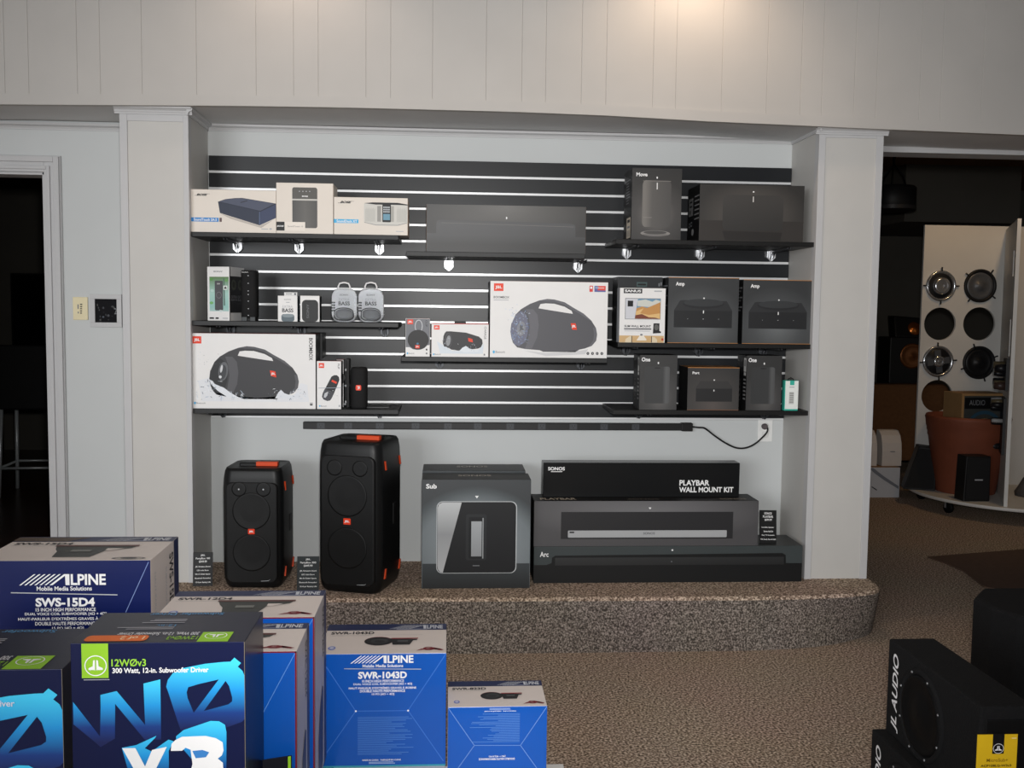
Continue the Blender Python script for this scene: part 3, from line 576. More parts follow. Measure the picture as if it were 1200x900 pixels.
boom_picture(F, lambda u, v: (598+102*u, 350+61.6*v), ink(84, 84, 89), ink(108, 110, 128), ink(100, 100, 106))
F.ell(610.6, 385, 5, 8.4, ink(134, 136, 142), 4, rot=.12); F.text('JBL', 608.6, 381, 613.4, 388, ink(60, 62, 66), 6, .02)
S2 = [ink(134, 168, 216), ink(176, 200, 232), ink(96, 120, 176), ink(206, 218, 236), ink(86, 92, 118)]
drops(F, 600, 364, 620, 402, 150, S2, 5, 21, .9); drops(F, 592, 354, 606, 376, 16, S2, 5, 22, .7); drops(F, 597, 384, 606, 398, 20, S2, 5, 23, .8)
F.part('picture_badge').poly([(668.6,378),(674.4,378),(676,385.4),(670.4,385.4)], RED, 5); F.text('JBL', 669.8, 380, 674.8, 383.6, PWHITE, 7, .03)
F.part('award_sticker').rr(690, 334, 694, 341.2, .6, ink(216, 66, 60), 2); F.ell(692, 336.4, 1.3, 1.5, PWHITE, 3); F.rect(695.8, 334.2, 709, 341.2, ink(96, 104, 160), 2); F.rect(699.6, 334.2, 709, 339.4, ink(222, 76, 66), 3); F.rect(696.6, 335.4, 700.6, 337.4, ink(150, 170, 200), 4); F.rect(700.6, 336, 707.4, 337.2, ink(240, 190, 184), 4)
F.part('lettering').text('Bluetooth', 581, 411, 592, 413.4, GREYI, 3); F.ell(579, 412.2, 1.3, 1.8, CYAN, 3)
for i in range(4): F.ell(689.4+i*5.5, 413, 1.6, 1.7, INK, 3); F.ell(689.4+i*5.5, 413, .5, .9, LGREY, 5)
F.done()

# ---- right column
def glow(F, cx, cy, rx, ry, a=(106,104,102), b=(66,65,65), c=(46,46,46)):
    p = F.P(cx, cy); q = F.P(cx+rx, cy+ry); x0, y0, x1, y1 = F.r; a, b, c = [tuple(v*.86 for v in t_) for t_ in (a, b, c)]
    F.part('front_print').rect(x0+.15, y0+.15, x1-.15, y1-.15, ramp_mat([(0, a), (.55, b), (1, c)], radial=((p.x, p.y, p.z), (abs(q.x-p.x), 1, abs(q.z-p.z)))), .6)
def side_print(F, kind):
    L = F.left(); L.part('side_print')
    if kind == 'move':
        L.text('Move', .02, .11, .3, .17, LGREY, 2, 0, 0)
        for i in range(9): L.rect(.32, .14+i*.04, .80-(i*37 % 20)/100, .155+i*.04, GREYI, 2)
        L.rect(.42, .68, .92, .97, ink(216, 206, 188), 2); L.rect(.54, .71, .84, .75, INK, 3); L.rect(.54, .80, .84, .83, GREYI, 3)
        for i in range(5): L.rect(.5+i*.08, .86, .53+i*.08, .95, GREYI, 3)
    elif kind == 'five':
        L.rect(.12, .20, .48, .52, ink(112, 112, 112), 2); L.rect(.2, .25, .40, .28, BLK, 3); L.rect(.2, .33, .40, .36, BLK, 3); L.rect(.22, .42, .3, .48, BLK, 3)
        for i in range(6): L.rect(.60, .18+i*.08, .98, .205+i*.08, ink(120, 120, 120), 2)
        L.ring(.2, .68, .08, .045, .02, GREYI, 2); L.ring(.36, .67, .08, .045, .02, GREYI, 2); L.ell(.48, .82, .1, .06, ink(140, 140, 140), 2)
    else:
        L.rect(.72, .05, .96, .30, ink(196, 196, 194), 2); L.rect(.76, .08, .92, .20, ink(120, 120, 120), 3); L.rect(.74, .31, .95, .37, ink(180, 180, 178), 2)
        for i in range(6): L.rect(.70, .43+i*.07, .94, .46+i*.07, ink(130, 130, 130), 2)
        for i in range(4): L.ring(.3, .5+i*.1, .14, .05, .02, ink(84, 84, 84), 2)
    L.done()
F = carton('speaker_box', 'tall charcoal box picturing a rounded portable speaker over its ring, near the top right', (740.2, 197.2, 798.6, 279.4), ON, .19, SHELVES['RT'], CHAR, group='charcoal speaker boxes on the right', fm={'left': BLK, 'right': BLK})
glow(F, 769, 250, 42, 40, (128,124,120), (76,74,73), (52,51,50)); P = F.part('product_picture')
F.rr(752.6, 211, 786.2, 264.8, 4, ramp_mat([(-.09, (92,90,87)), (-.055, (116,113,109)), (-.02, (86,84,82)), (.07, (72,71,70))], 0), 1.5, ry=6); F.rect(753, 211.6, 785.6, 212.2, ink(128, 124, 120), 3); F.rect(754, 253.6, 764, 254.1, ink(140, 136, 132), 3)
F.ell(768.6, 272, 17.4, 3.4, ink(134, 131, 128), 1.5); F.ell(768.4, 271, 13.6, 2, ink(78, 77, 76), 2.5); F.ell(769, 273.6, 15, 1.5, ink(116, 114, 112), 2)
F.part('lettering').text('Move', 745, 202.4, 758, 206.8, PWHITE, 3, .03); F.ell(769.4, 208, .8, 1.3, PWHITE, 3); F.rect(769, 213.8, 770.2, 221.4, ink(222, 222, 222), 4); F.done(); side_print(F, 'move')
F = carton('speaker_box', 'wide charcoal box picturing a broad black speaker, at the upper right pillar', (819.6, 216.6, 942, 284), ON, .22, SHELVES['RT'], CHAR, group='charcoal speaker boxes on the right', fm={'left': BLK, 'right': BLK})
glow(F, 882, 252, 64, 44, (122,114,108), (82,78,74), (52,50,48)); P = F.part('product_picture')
F.rect(819.8, 259.6, 941.8, 283.8, ink(56, 53, 51), .9); F.rr(846.6, 228.8, 917.6, 271.2, 6, ramp_mat([(.03, (42,41,40)), (.18, (60,58,56))], 2), 1.5); F.poly([(847,272),(917,273),(915,283),(850,283)], ink(44, 42, 41), 1.2)
F.part('lettering').ell(882, 225, 1, .9, PWHITE, 3); F.rect(881.4, 230.6, 882.5, 237.2, ink(214, 212, 208), 4); F.done(); side_print(F, 'five')
F = carton('mount_box', 'white box picturing a television over a desert scene, on the right middle shelf', (726, 337.6, 779.6, 399.6), ON, .07, SHELVES['RM'], WHITE, fm={'right': BLK, 'left': LGREY, 'top': LGREY})
F.part('brand_panel').rect(730.4, 338.4, 752, 343.6, INK, 2); F.text('SANUS', 731.6, 339.6, 750.6, 342.4, PWHITE, 4, .04); F.part('lettering').rect(766, 340.2, 775, 341.6, LGREY, 2)
P = F.part('product_picture'); F.rect(732.4, 349.2, 774, 373, ink(70, 74, 80), 1); F.rect(732.9, 349.7, 773.6, 372.6, ink(206, 208, 214), 2); F.poly([(747.2,349.8),(773.4,349.8),(773.4,372.4),(743.6,372.4)], ink(112, 152, 178), 3)
F.poly([(746.8,352),(756,350.4),(764,353),(768,350.6),(773.4,352),(773.4,358),(760,359),(746.6,358)], ink(206, 208, 200), 4)
F.poly([(745.6,360.4),(752,358.4),(758,360),(766,356.6),(773.4,353.4),(773.4,372.4),(743.8,372.4)], ink(196, 144, 84), 5); F.poly([(745.2,364),(754,360.4),(750,366),(760,368),(773.4,366),(773.4,372.4),(743.8,372.4)], ink(222, 184, 124), 6); F.poly([(744.4,368.4),(752,367),(760,370.6),(768,371),(773,372.3),(743.9,372.3)], ink(122, 66, 48), 7)
F.rect(735.2, 352, 741.6, 358.6, INK, 3); F.ell(770, 378, 0, 0, INK, 2) if 0 else None
F.poly([(766,377.4),(773,377.4),(773,386),(775,386.8),(775,388.4),(765.4,389),(765.6,386)], ink(34, 34, 36), 2); F.ell(769.4, 382, 2.6, 3.4, ink(96, 96, 94), 3)
F.part('lettering').text('SLIM WALL MOUNT', 731.8, 379.6, 763, 382.2, ink(40, 42, 46), 3, .02); F.rect(731.6, 383.4, 763.4, 384.6, ink(60, 62, 66), 2); F.rect(732, 386, 762, 386.7, LGREY, 2)
P = F.part('room_picture'); F.rect(726.2, 391.6, 778.4, 399.4, ink(206, 172, 124), 1); F.ring(739, 396, 6.4, 5, .6, ink(40, 36, 32), 2) if 0 else None
F.poly([(733,399.3),(733.6,395.6),(738,392.6),(741,392.2),(741,399.3)], ink(222, 206, 176), 2); F.poly([(764,399.3),(764,392.6),(768,393.4),(770.6,396),(770.8,399.3)], ink(222, 206, 176), 2); F.rect(740.4, 392, 741.2, 399.4, ink(40, 36, 32), 3); F.rect(763.6, 392, 764.4, 399.4, ink(40, 36, 32), 3); F.poly([(746.6,396.6),(750,391.6),(754.6,391.6),(758,395.6),(758,397),(746.8,397.2)], ink(236, 228, 214), 4); F.rect(775.6, 394.4, 778.2, 397, ink(186, 70, 40), 3); F.rr(750.6, 389.6, 753.4, 392, .8, GREYI, 3); F.done()
F = carton('mount_box', 'dark box with a round-cornered hanger slot, standing behind the white mount box', (723.4, 324.6, 776, 399.4), -.235, .14, SHELVES['RM'], mat((38, 40, 42), .45))
F.part('hanger_slot').rect(745.4, 330.4, 757.6, 335.8, mat((66, 84, 84), .4), 2); F.rr(746.6, 332.2, 756.4, 334.2, .8, INK, 3); F.part('lettering').rect(771, 331.4, 772.4, 335, GREYI, 2); F.rect(773.4, 330.4, 774.8, 334, GREYI, 2); F.done()
def amp(rect, label, sh):
    F = carton('amplifier_box', label, rect, ON, .22, SHELVES['RM'], CHAR2, group='equal charcoal amplifier boxes', fm={'left': BLK, 'right': mat((64, 74, 74), .4), 'top': TAN})
    x0, y0, x1, y1 = rect; w, h = x1-x0, y1-y0
    def X(u): return x0+w*u
    def Y(v): return y0+h*v
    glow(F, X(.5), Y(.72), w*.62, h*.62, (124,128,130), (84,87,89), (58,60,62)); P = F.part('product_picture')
    F.poly([(X(.085),Y(.50)),(X(.165),Y(.355)),(X(.20),Y(.345)),(X(.83),Y(.355)),(X(.91),Y(.50)),(X(.91),Y(.755)),(X(.905),Y(.765)),(X(.085),Y(.76))], ink(48, 49, 51), 1.5); F.ell(X(.50), Y(.40), w*.295, h*.072, ink(40, 41, 43), 2.5); F.ell(X(.50), Y(.383), w*.28, h*.058, ink(56, 58, 60), 3)
    F.poly([(X(.085),Y(.505)),(X(.91),Y(.505)),(X(.91),Y(.765)),(X(.085),Y(.76))], ink(38, 39, 41), 2)
    F.part('lettering').text('Amp', X(.10), Y(.07), X(.225), Y(.145), PWHITE, 3, .03); F.ell(X(.505), Y(.315), .9, .9, PWHITE, 3); F.rect(X(.495), Y(.50), X(.508), Y(.545), PWHITE, 4); F.ell(X(.50), Y(.63), .6, .5, LGREY, 4); F.ell(X(.28), Y(.63), .3, .4, LGREY, 4); F.ell(X(.72), Y(.63), .3, .4, LGREY, 4); F.part('edge_line').rect(x0, y0, x1, y0+.7, TAN, 2); F.part('lower_edge_line').rect(x0, y1-.6, x1, y1, TAN, 2); F.done()
    L = F.left(); L.part('side_print')
    for i in range(8): L.rect(.5, .12+i*.05, .95-(i*31 % 3)/10, .14+i*.05, GREYI, 2)
    L.done()
amp((782.8, 325.2, 865.4, 400.6), 'charcoal amplifier box touching the white mount box on its left', 0); amp((870.4, 328, 953, 402.4), 'charcoal amplifier box next to the right pillar, on the middle shelf', 1)
def one(rect, label, lw):
    F = carton('speaker_box', label, rect, ON, .145, SHELVES['RB'], CHAR, group='equal charcoal boxes with an upright speaker picture', fm={'left': BLK, 'right': BLK})
    x0, y0, x1, y1 = rect; w, h = x1-x0, y1-y0
    X = lambda u: x0+w*u; Y = lambda v: y0+h*v
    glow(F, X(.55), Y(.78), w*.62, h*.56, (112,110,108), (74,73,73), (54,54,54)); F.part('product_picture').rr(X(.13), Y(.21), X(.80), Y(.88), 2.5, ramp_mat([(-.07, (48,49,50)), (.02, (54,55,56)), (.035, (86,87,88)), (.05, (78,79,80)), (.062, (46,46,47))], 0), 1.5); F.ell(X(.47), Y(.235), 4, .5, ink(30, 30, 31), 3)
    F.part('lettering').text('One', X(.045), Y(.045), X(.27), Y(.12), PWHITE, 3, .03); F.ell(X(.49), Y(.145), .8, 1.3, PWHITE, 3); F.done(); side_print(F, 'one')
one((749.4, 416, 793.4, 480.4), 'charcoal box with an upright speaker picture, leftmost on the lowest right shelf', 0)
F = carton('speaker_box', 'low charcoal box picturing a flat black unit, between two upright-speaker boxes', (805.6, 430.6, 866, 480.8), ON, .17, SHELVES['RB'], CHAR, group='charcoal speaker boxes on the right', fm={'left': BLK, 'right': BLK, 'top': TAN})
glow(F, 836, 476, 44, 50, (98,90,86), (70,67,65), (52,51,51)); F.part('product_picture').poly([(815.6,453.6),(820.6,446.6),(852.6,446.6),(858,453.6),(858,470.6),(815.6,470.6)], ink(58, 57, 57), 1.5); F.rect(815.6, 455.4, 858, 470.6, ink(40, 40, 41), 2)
F.part('lettering').text('Port', 811, 435.6, 819, 438.6, PWHITE, 3, .03); F.ell(836.6, 445.4, .8, .8, PWHITE, 3); F.rect(836, 456.6, 837, 458.6, PWHITE, 4); F.part('edge_line').rect(805.6, 430.6, 866, 431.3, TAN, 2); F.part('lower_edge_line').rect(805.6, 480.1, 866, 480.8, ink(116, 80, 58), 2); F.done()
one((874.6, 416.8, 916, 480.6), 'charcoal box with an upright speaker picture, beside the small teal and white box', 1)
TEAL = mat((58, 178, 158), .45, 0, .03, 10)
F = carton('accessory_box', 'small teal and white box with black hook, right end of lowest shelf', (919.4, 446, 935.4, 479.4), ON, .035, SHELVES['RB'], TEAL)
F.part('front_print').rect(920.2, 446.4, 935.3, 477.6, ink(232, 236, 232), 1); F.rect(925.4, 446.4, 930.4, 451, TEAL, 2); F.rect(924.6, 452.8, 930.6, 453.8, LGREY, 2); F.rr(924.6, 458.6, 930.4, 472, .6, ink(196, 198, 196), 2)
for i in range(5): F.rect(925.2, 459.6+i*2.4, 929.8, 460.8+i*2.4, ink(150, 150, 146), 3)
F.done(); mb = MB(); h = F.H; mb.tube([(-.014,.015,h-.002),(-.012,.015,h+.006),(-.004,.015,h+.010),(0,.015,h+.013),(.004,.015,h+.010),(.012,.015,h+.006),(.014,.015,h-.002)], .0022, BLK, 8); mb.build('hanging_hook', F.obj)

# ------------------------------------------------------------------ power strip, cord, outlet below the slats
a = atY(355, 494, -.035); b = atY(812, 496.5, -.035)
t = thing('power_strip', 'long black power strip running under the slat wall', 'power strip', ((a.x+b.x)/2, -.002, (a.z+b.z)/2-.018))
hw = (b.x-a.x)/2; mb = MB(); mb.box(-hw, hw-.05, -.033, 0, -.017, .017, CHAR); mb.build('strip_body', t, .003)
mb = MB(); mb.box(hw-.055, hw, -.037, 0, -.020, .020, BLK); mb.build('end_cap', t, .003)
for px in (376, 408, 445, 487, 525, 560, 598, 635, 672, 708, 745):
    x = atY(px, 495, -.035).x-(a.x+b.x)/2; mb = MB(); mb.box(x-.018, x+.018, -.0345, -.03, -.014, .014, mat((66, 68, 72), .4)); 
    for q in (-.006, .006): mb.box(x+q-.001, x+q+.001, -.0349, -.034, .001, .008, INK)
    mb.box(x-.002, x+.002, -.0349, -.034, -.008, -.004, INK); mb.build('socket', t)
O = atY(896.5, 504, -.003); zt = t.location.z
t2 = thing('wall_outlet', 'white wall outlet plate with a cord plugged in, below the slat wall at right', 'outlet', (O.x, -.001, O.z))
mb = MB(); mb.box(-.036, .036, -.006, 0, -.057, .057, mat((232, 232, 230), .4)); mb.build('cover_plate', t2, .002)
for z in (.019, -.02):
    mb = MB(); mb.lathe([(.017, 0), (.017, .0025), (.015, .003)], mat((222, 222, 220), .4), (0, -.006, z), (0, -1, 0), 20); mb.build('socket_face', t2)
pl = atY(898, 500.5, -.03); pts = [Vector((b.x+.004, -.022, zt)), Vector((b.x+.03, -.03, zt-.002))]
for px, py in ((826, 502), (838, 511), (850, 519), (862, 524.5), (873, 525), (884, 520.5), (893, 513), (899, 506), (899.5, 501)): pts.append(atY(px, py, -.03))
def smooth(P, k=6):
    out = []
    for i in range(len(P)-1):
        p0, p1, p2, p3 = P[max(i-1, 0)], P[i], P[i+1], P[min(i+2, len(P)-1)]
        for j in range(k):
            u = j/k; out.append(.5*((2*p1)+(p2-p0)*u+(2*p0-5*p1+4*p2-p3)*u*u+(3*p1-p0-3*p2+p3)*u**3))
    return out+[P[-1]]
mb = MB(); mb.tube(smooth(pts), .0042, BLK, 8); o = mb.build('power_cord', t); o.matrix_parent_inverse = Matrix.Translation(-t.location)
mb = MB(); mb.lathe([(.010,.0),(.014,.004),(.015,.016),(.010,.024)], mat((92, 84, 86), .5), (pl.x-.006, -.010, pl.z+.002), (0, -1, 0), 16); mb.build('plug', o)

# ------------------------------------------------------------------ goods standing on the stage
ORANGE = mat((214, 74, 32), .5, 0, .03, 20); PLAST = mat((15, 16, 17), .42, 0, .06, 60); GRILLE = mat((13, 14, 15), .5, 0, .2, 900, .15); GRIL2 = mat((16, 17, 18), .46, 0, .15, 900, .15)
def party(label, x, y, w, d, h, rz, tweet, name):
    t = thing('party_speaker', label, 'speaker', (x, y, ZP), rz, 'large party speakers on the stage')
    r = w*.16; mb = MB()
    prof = [(.86,0),(.93,.012),(.975,.035),(1,.075),(1,h-.10),(.985,h-.055),(.95,h-.022),(.90,h-.008),(.80,h-.012)]
    mb.rings([rrect(w*s, d*(1-(1-s)*.8), r*s, z, 8) for s, z in prof], PLAST, True); mb.build('cabinet', t)
    # grille panel, slightly proud of the front, with faint woofers behind it
    g = MB(); gw, z0, z1 = w*.84, h*.055, h-.068; R = w*.10
    def ro(w_, z0, z1, r, n=7):
        p = []
        for sx, sz, a0 in ((1,1,0),(-1,1,90),(-1,-1,180),(1,-1,270)):
            for j in range(n):
                a = math.radians(a0+90*j/(n-1)); p.append((sx*(w_/2-r)+r*math.cos(a), (z1-r if sz > 0 else z0+r)+r*math.sin(a)))
        return p
    o = ro(gw, z0, z1, R); g.rings([[(x, yy, z) for x, z in ro(gw*s, z0+(1-s)*.02, z1-(1-s)*.02, R)] for s, yy in ((1.015, -d/2+.01), (1.015, -d/2-.002), (1.0, -d/2-.006), (.95, -d/2-.009))], GRILLE); gr = g.build('grille', t)
    for zc in (h*.30, h*.64):
        mb = MB(); mb.lathe([(w*.30, -.001), (w*.31, .0012), (w*.29, .0016), (w*.27, .0012), (w*.10, .0008), (.001, .0012)], GRIL2, (0, -d/2-.008, zc), (0, -1, 0), 40, False); mb.build('woofer', gr)
    for s in (-1, 1):
        mb = MB(); mb.lathe([(w*.115, -.001), (w*.12, .0012), (w*.10, .0016), (w*.05, .0008), (.001, .0014)], GRIL2, (s*w*.20, -d/2-.008, h*.82), (0, -1, 0), 24, False)
        if tweet: mb.lathe([(.004, .003), (.003, .0045), (.0005, .005)], mat((200, 205, 210), .2), (s*w*.20, -d/2-.008, h*.82), (0, -1, 0), 10)
        mb.build('tweeter', gr)
    F = Face(t, (-.5, -.5, .5, .5), (-.5, -d/2-.0095, h*.475+.5), (1, 0, 0), (0, 0, -1), (0, -1, 0)); s = .030 if h > .6 else .026
    F.part('logo_badge').rr(-s/2*1.1, -s/2*.9, s/2*1.1, s/2*.9, .003, RED, 2); F.text('JBL', -s*.38, -s*.18, s*.38, s*.22, PWHITE, 4, .03); F.done()
    # handle hump with its orange strip, and a chrome-like lower lip
    mb = MB(); mb.rings([[(w*.0+u*w*.62, d*.06+v*d*.30, z) for u, v in ((-.5,-.5),(.5,-.5),(.5,.5),(-.5,.5))] for z in (h-.02, h+.002)], PLAST, True, False); mb.build('handle', t, .006)
    mb = MB(); mb.box(-w*.02, w*.34, -d*.12, -d*.02, h-.012, h+.0065, ORANGE); mb.build('orange_strip', t, .002)
    mb = MB(); mb.rings([[(x*.8, -d/2-.004-.004*(1-abs(q)), z0+.012+.5*zz) for x, q, zz in ((-gw*.40, 1, .012), (gw*.40, 1, .012), (gw*.44, 1, .02), (-gw*.44, 1, .02))]], PLAST, False) if 0 else mb.tube([(gw*.18, -d/2-.008, z0+.006), (gw*.32, -d/2-.008, z0+.008), (gw*.40, -d/2-.007, z0+.018)], .0016, mat((190, 195, 200), .25), 6); mb.build('lower_trim', t)
    for zz in (h*.83, h*.12):
        for yy in (-d*.28, d*.34):
            mb = MB(); q = .02 if zz > h/2 else -.02
            mb.prism([(w/2-.004, yy-.012, zz+q), (w/2-.004, yy, zz+q), (w/2-.004, yy+.012, zz-q), (w/2-.004, yy, zz-q)] if q < 0 else [(w/2-.004, yy-.012, zz+q), (w/2-.004, yy+.0, zz-q), (w/2-.004, yy+.012, zz-q), (w/2-.004, yy, zz+q)], (.008, 0, 0), ORANGE); mb.build('side_bumper', t)
    mb = MB(); mb.box(w/2-.002, w/2+.003, d*.05, d*.20, h*.42, h*.56, mat((18, 18, 19), .5)); mb.build('side_panel', t, .002)
    for sx in (-1, 1):
        for sy in (-1, 1): pass
    return t
a, b = atZ(266, 690, ZP), atZ(333, 692, ZP); party('shorter black party speaker with red badge and orange top strip, left on the stage', .283, -.325, .262, .26, atY(300, 547, -.45).z-ZP, math.radians(-3), True, '')
party('taller black party speaker turned to the left, beside the shorter one', .738, -.40, .288, .29, atY(410, 515, -.52).z-ZP, math.radians(-17), False, '')
# small price cards
CARD = mat((14, 14, 15), .4, 0, .03, 20)
def card(label, px0, py0, px1, py1, zb, rz, lines, Y=None, tilt=.12, cmat=None):
    p = atZ((px0+px1)/2, py1, zb) if Y is None else atY((px0+px1)/2, py1, Y); d = (p-CAM).length; k = d/FPX
    w, h = (px1-px0)*k, (py1-py0)*k
    t = thing('price_card', label, 'card', (p.x, p.y, zb), rz, 'small black price cards')
    mb = MB(); th = .003; dy = math.sin(tilt)*h; H = math.cos(tilt)*h
    mb.prism([(-w/2, 0, .0005), (w/2, 0, .0005), (w/2, dy, H), (-w/2, dy, H)], (0, th, 0), cmat or CARD); mb.build('card_face', t)
    mb = MB(); mb.prism([(-w*.3, th+dy*.55, H*.5), (w*.3, th+dy*.55, H*.5), (w*.3, .06, 0), (-w*.3, .06, 0)], (0, .002, 0), cmat or CARD); mb.build('easel_back', t)
    F = Face(t, (0, 0, 1, 1), (-w/2, dy, H), (w, 0, 0), (0, -dy, -H), (0, -H, dy)); F.part('lettering')
    for s, x0, x1, y, hh in lines: F.text(s, x0, y, x1, y+hh, PWHITE, 2, .02)
    F.done(); return t
L100 = [('JBL', .38, .62, .06, .06), ('PartyBox 100', .14, .86, .15, .07), ('$349.99', .30, .70, .24, .07), ('JBL Signature Sound', .12, .88, .40, .05), ('LED Light Show', .2, .8, .51, .05), ('Mic & Guitar Inputs', .12, .88, .62, .05), ('Bluetooth Streaming', .1, .9, .74, .05), ('12 Hour Battery Life', .14, .9, .86, .05)]
L300 = [(s.replace('100', '300').replace('$349', '$449').replace('12 H', '18 H'), *r) for s, *r in L100]
card('black price card against the left pillar, left of the shorter party speaker', 227, 650, 248, 687, ZP, .06, L100)
card('dark grey price card between the two party speakers', 348.5, 654, 373, 692, ZP, 0, L300, cmat=mat((44, 50, 52), .35))

# subwoofer boxes
SUBC = mat((58, 63, 66), .35, 0, .02, 6)
def subbox(label, rect, Y, d, art):
    F = carton('subwoofer_box', label, rect, Y, d, ZP, SUBC, group='charcoal subwoofer boxes on the stage', fm={'top': mat((34, 33, 32), .45), 'right': mat((34, 37, 39), .4), 'left': BLK})
    T = F.top(); T.part('top_lettering').text('SONOS', .33, .30, .64, .52, ink(196, 188, 178), 2, .02); T.done()
    if art:
        x0, y0, x1, y1 = rect
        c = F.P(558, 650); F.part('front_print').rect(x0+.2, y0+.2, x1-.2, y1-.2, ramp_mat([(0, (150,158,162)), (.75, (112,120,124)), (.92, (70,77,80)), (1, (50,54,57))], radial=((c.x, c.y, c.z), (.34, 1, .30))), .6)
        F.part('product_picture').rect(495, 661, 621, 690.6, ramp_mat([(.0, (26,29,31)), (.10, (52,58,61))], 2), .8)
        F.rr(511.4, 587.6, 605.4, 672.6, 7, ink(196, 200, 202), 1.2); F.rr(512.2, 588.3, 604.4, 672, 6.6, ink(32, 33, 35), 2); F.poly([(518,588.8),(540.6,588.8),(519,671.5),(516,671),(513.4,668),(512.6,664),(512.6,595),(514,591)], ramp_mat([(.05, (188,190,192)), (.24, (148,150,152)), (.40, (196,199,200))], 2), 3)
        F.rr(545.6, 602.6, 570, 657, 3, ink(44, 46, 48), 3); F.rr(549, 606, 567, 655, 1.4, ink(30, 31, 33), 4); F.rect(552, 611, 564.2, 652.4, ramp_mat([(.10, (140,143,146)), (.28, (164,168,171))], 2), 5); F.rect(565, 607, 566.4, 655, ink(150, 154, 156), 5)
        F.part('lettering').text('Sub', 499, 567, 511.4, 572.6, PWHITE, 3, .03); F.poly([(556,581),(560.4,581),(558.2,584.2)], PWHITE, 3); F.rect(554, 663, 562, 664, GREYI, 4); F.done()
    return F
subbox('charcoal subwoofer box showing a square black unit with a slot, in front of its twin', (494.3, 562, 621.6, 690.6), -.475, .17, True)
subbox('twin subwoofer box whose top edge shows behind the front subwoofer box', (495, 551.5, 615, 684), -.295, .19, False)
# soundbar boxes
F = carton('soundbar_box', 'longest black soundbar box, lying on the carpet under two others', (625.4, 640, 940, 682.6), -.40, .22, ZP, mat((64, 70, 71), .4, 0, .02, 6), group='stack of soundbar boxes on the stage', fm={'top': mat((46, 48, 49), .4), 'left': BLK, 'right': mat((44, 48, 49), .4)})
ARC = F; F.part('product_picture').poly([(625.6,661.4),(640,661.4),(646,659),(646.4,653),(650,650.6),(916,648.6),(920,651),(920.6,660.4),(939.8,660.6),(939.8,682.4),(625.6,682.4)], ink(24, 25, 26), 1); F.rect(650, 653, 918, 662, ramp_mat([(.06, (24,25,26)), (.13, (44,46,47))], 2), 2)
F.part('lettering').text('Arc', 632.4, 646, 642.4, 652, PWHITE, 3, .02); F.ell(786, 644.6, 1.1, 1, PWHITE, 3); F.ell(785.4, 658, .8, .7, GREYI, 3); F.done()
zA = ZP+ARC.H
F = carton('soundbar_box', 'charcoal soundbar box showing a silver bar, middle of the stack of three', (625.6, 587, 888.6, 638.4), -.40, .17, zA+.0005, mat((78, 78, 80), .4, 0, .02, 6), group='stack of soundbar boxes on the stage', fm={'top': BLK, 'left': BLK, 'right': mat((52, 52, 54), .4)})
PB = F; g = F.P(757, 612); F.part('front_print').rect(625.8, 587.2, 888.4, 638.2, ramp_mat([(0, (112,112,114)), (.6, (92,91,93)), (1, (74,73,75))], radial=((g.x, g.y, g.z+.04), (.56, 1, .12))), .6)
F.part('product_picture').rect(657, 599.4, 858.6, 630, ink(42, 42, 44), 1.5); F.rr(665.2, 620.4, 851.4, 628.4, 1, ink(168, 170, 172), 2.5); F.rect(667, 621.6, 672.4, 623.2, INK, 4); F.text('SONOS', 753, 622.4, 766.6, 625, ink(96, 98, 100), 4, .02)
F.part('lettering').poly([(758.6,594.4),(762,594.4),(760.3,596.6)], PWHITE, 3); F.done()
T = F.top(); T.part('top_lettering').text('PLAYBAR', .03, .60, .19, .86, ink(190, 180, 164), 2, .02); T.text('SONOS', .835, .66, .955, .82, ink(150, 142, 130), 2, .02); T.text('SONOS', .42, .70, .56, .84, ink(110, 104, 98), 2, .02); T.done()
zB = zA+PB.H+.001
F = carton('soundbar_box', 'glossy black wall mount kit box, topmost of the stack of three', (636.6, 542.4, 866.6, 581.6), -.31, .085, zB, mat((24, 25, 26), .22, 0, .03, 6), group='stack of soundbar boxes on the stage')
F.part('lettering').text('SONOS', 642, 547.2, 661.4, 551.2, PWHITE, 3, .03); F.rect(645.4, 552.2, 658.6, 552.9, PWHITE, 2); F.text('PLAYBAR', 795.6, 562, 831, 568.4, PWHITE, 3, .03); F.text('WALL MOUNT KIT', 795.4, 570, 859.6, 576.2, PWHITE, 3, .03); F.done()
card('black price card standing on the longest soundbar box, near the right pillar', 890.4, 600.6, 909.4, 637, zA, -.08, [('SONOS', .28, .72, .06, .07), ('PLAYBAR', .2, .8, .16, .07), ('$699.99', .3, .72, .26, .07), ('Soundbar Speaker', .12, .85, .50, .05), ('Stereo Add-On', .24, .8, .62, .05), ('Easy TV Streaming', .14, .88, .74, .05), ('Wifi, Ready, Plays All WiFi', .06, .96, .87, .05)], Y=-.345)

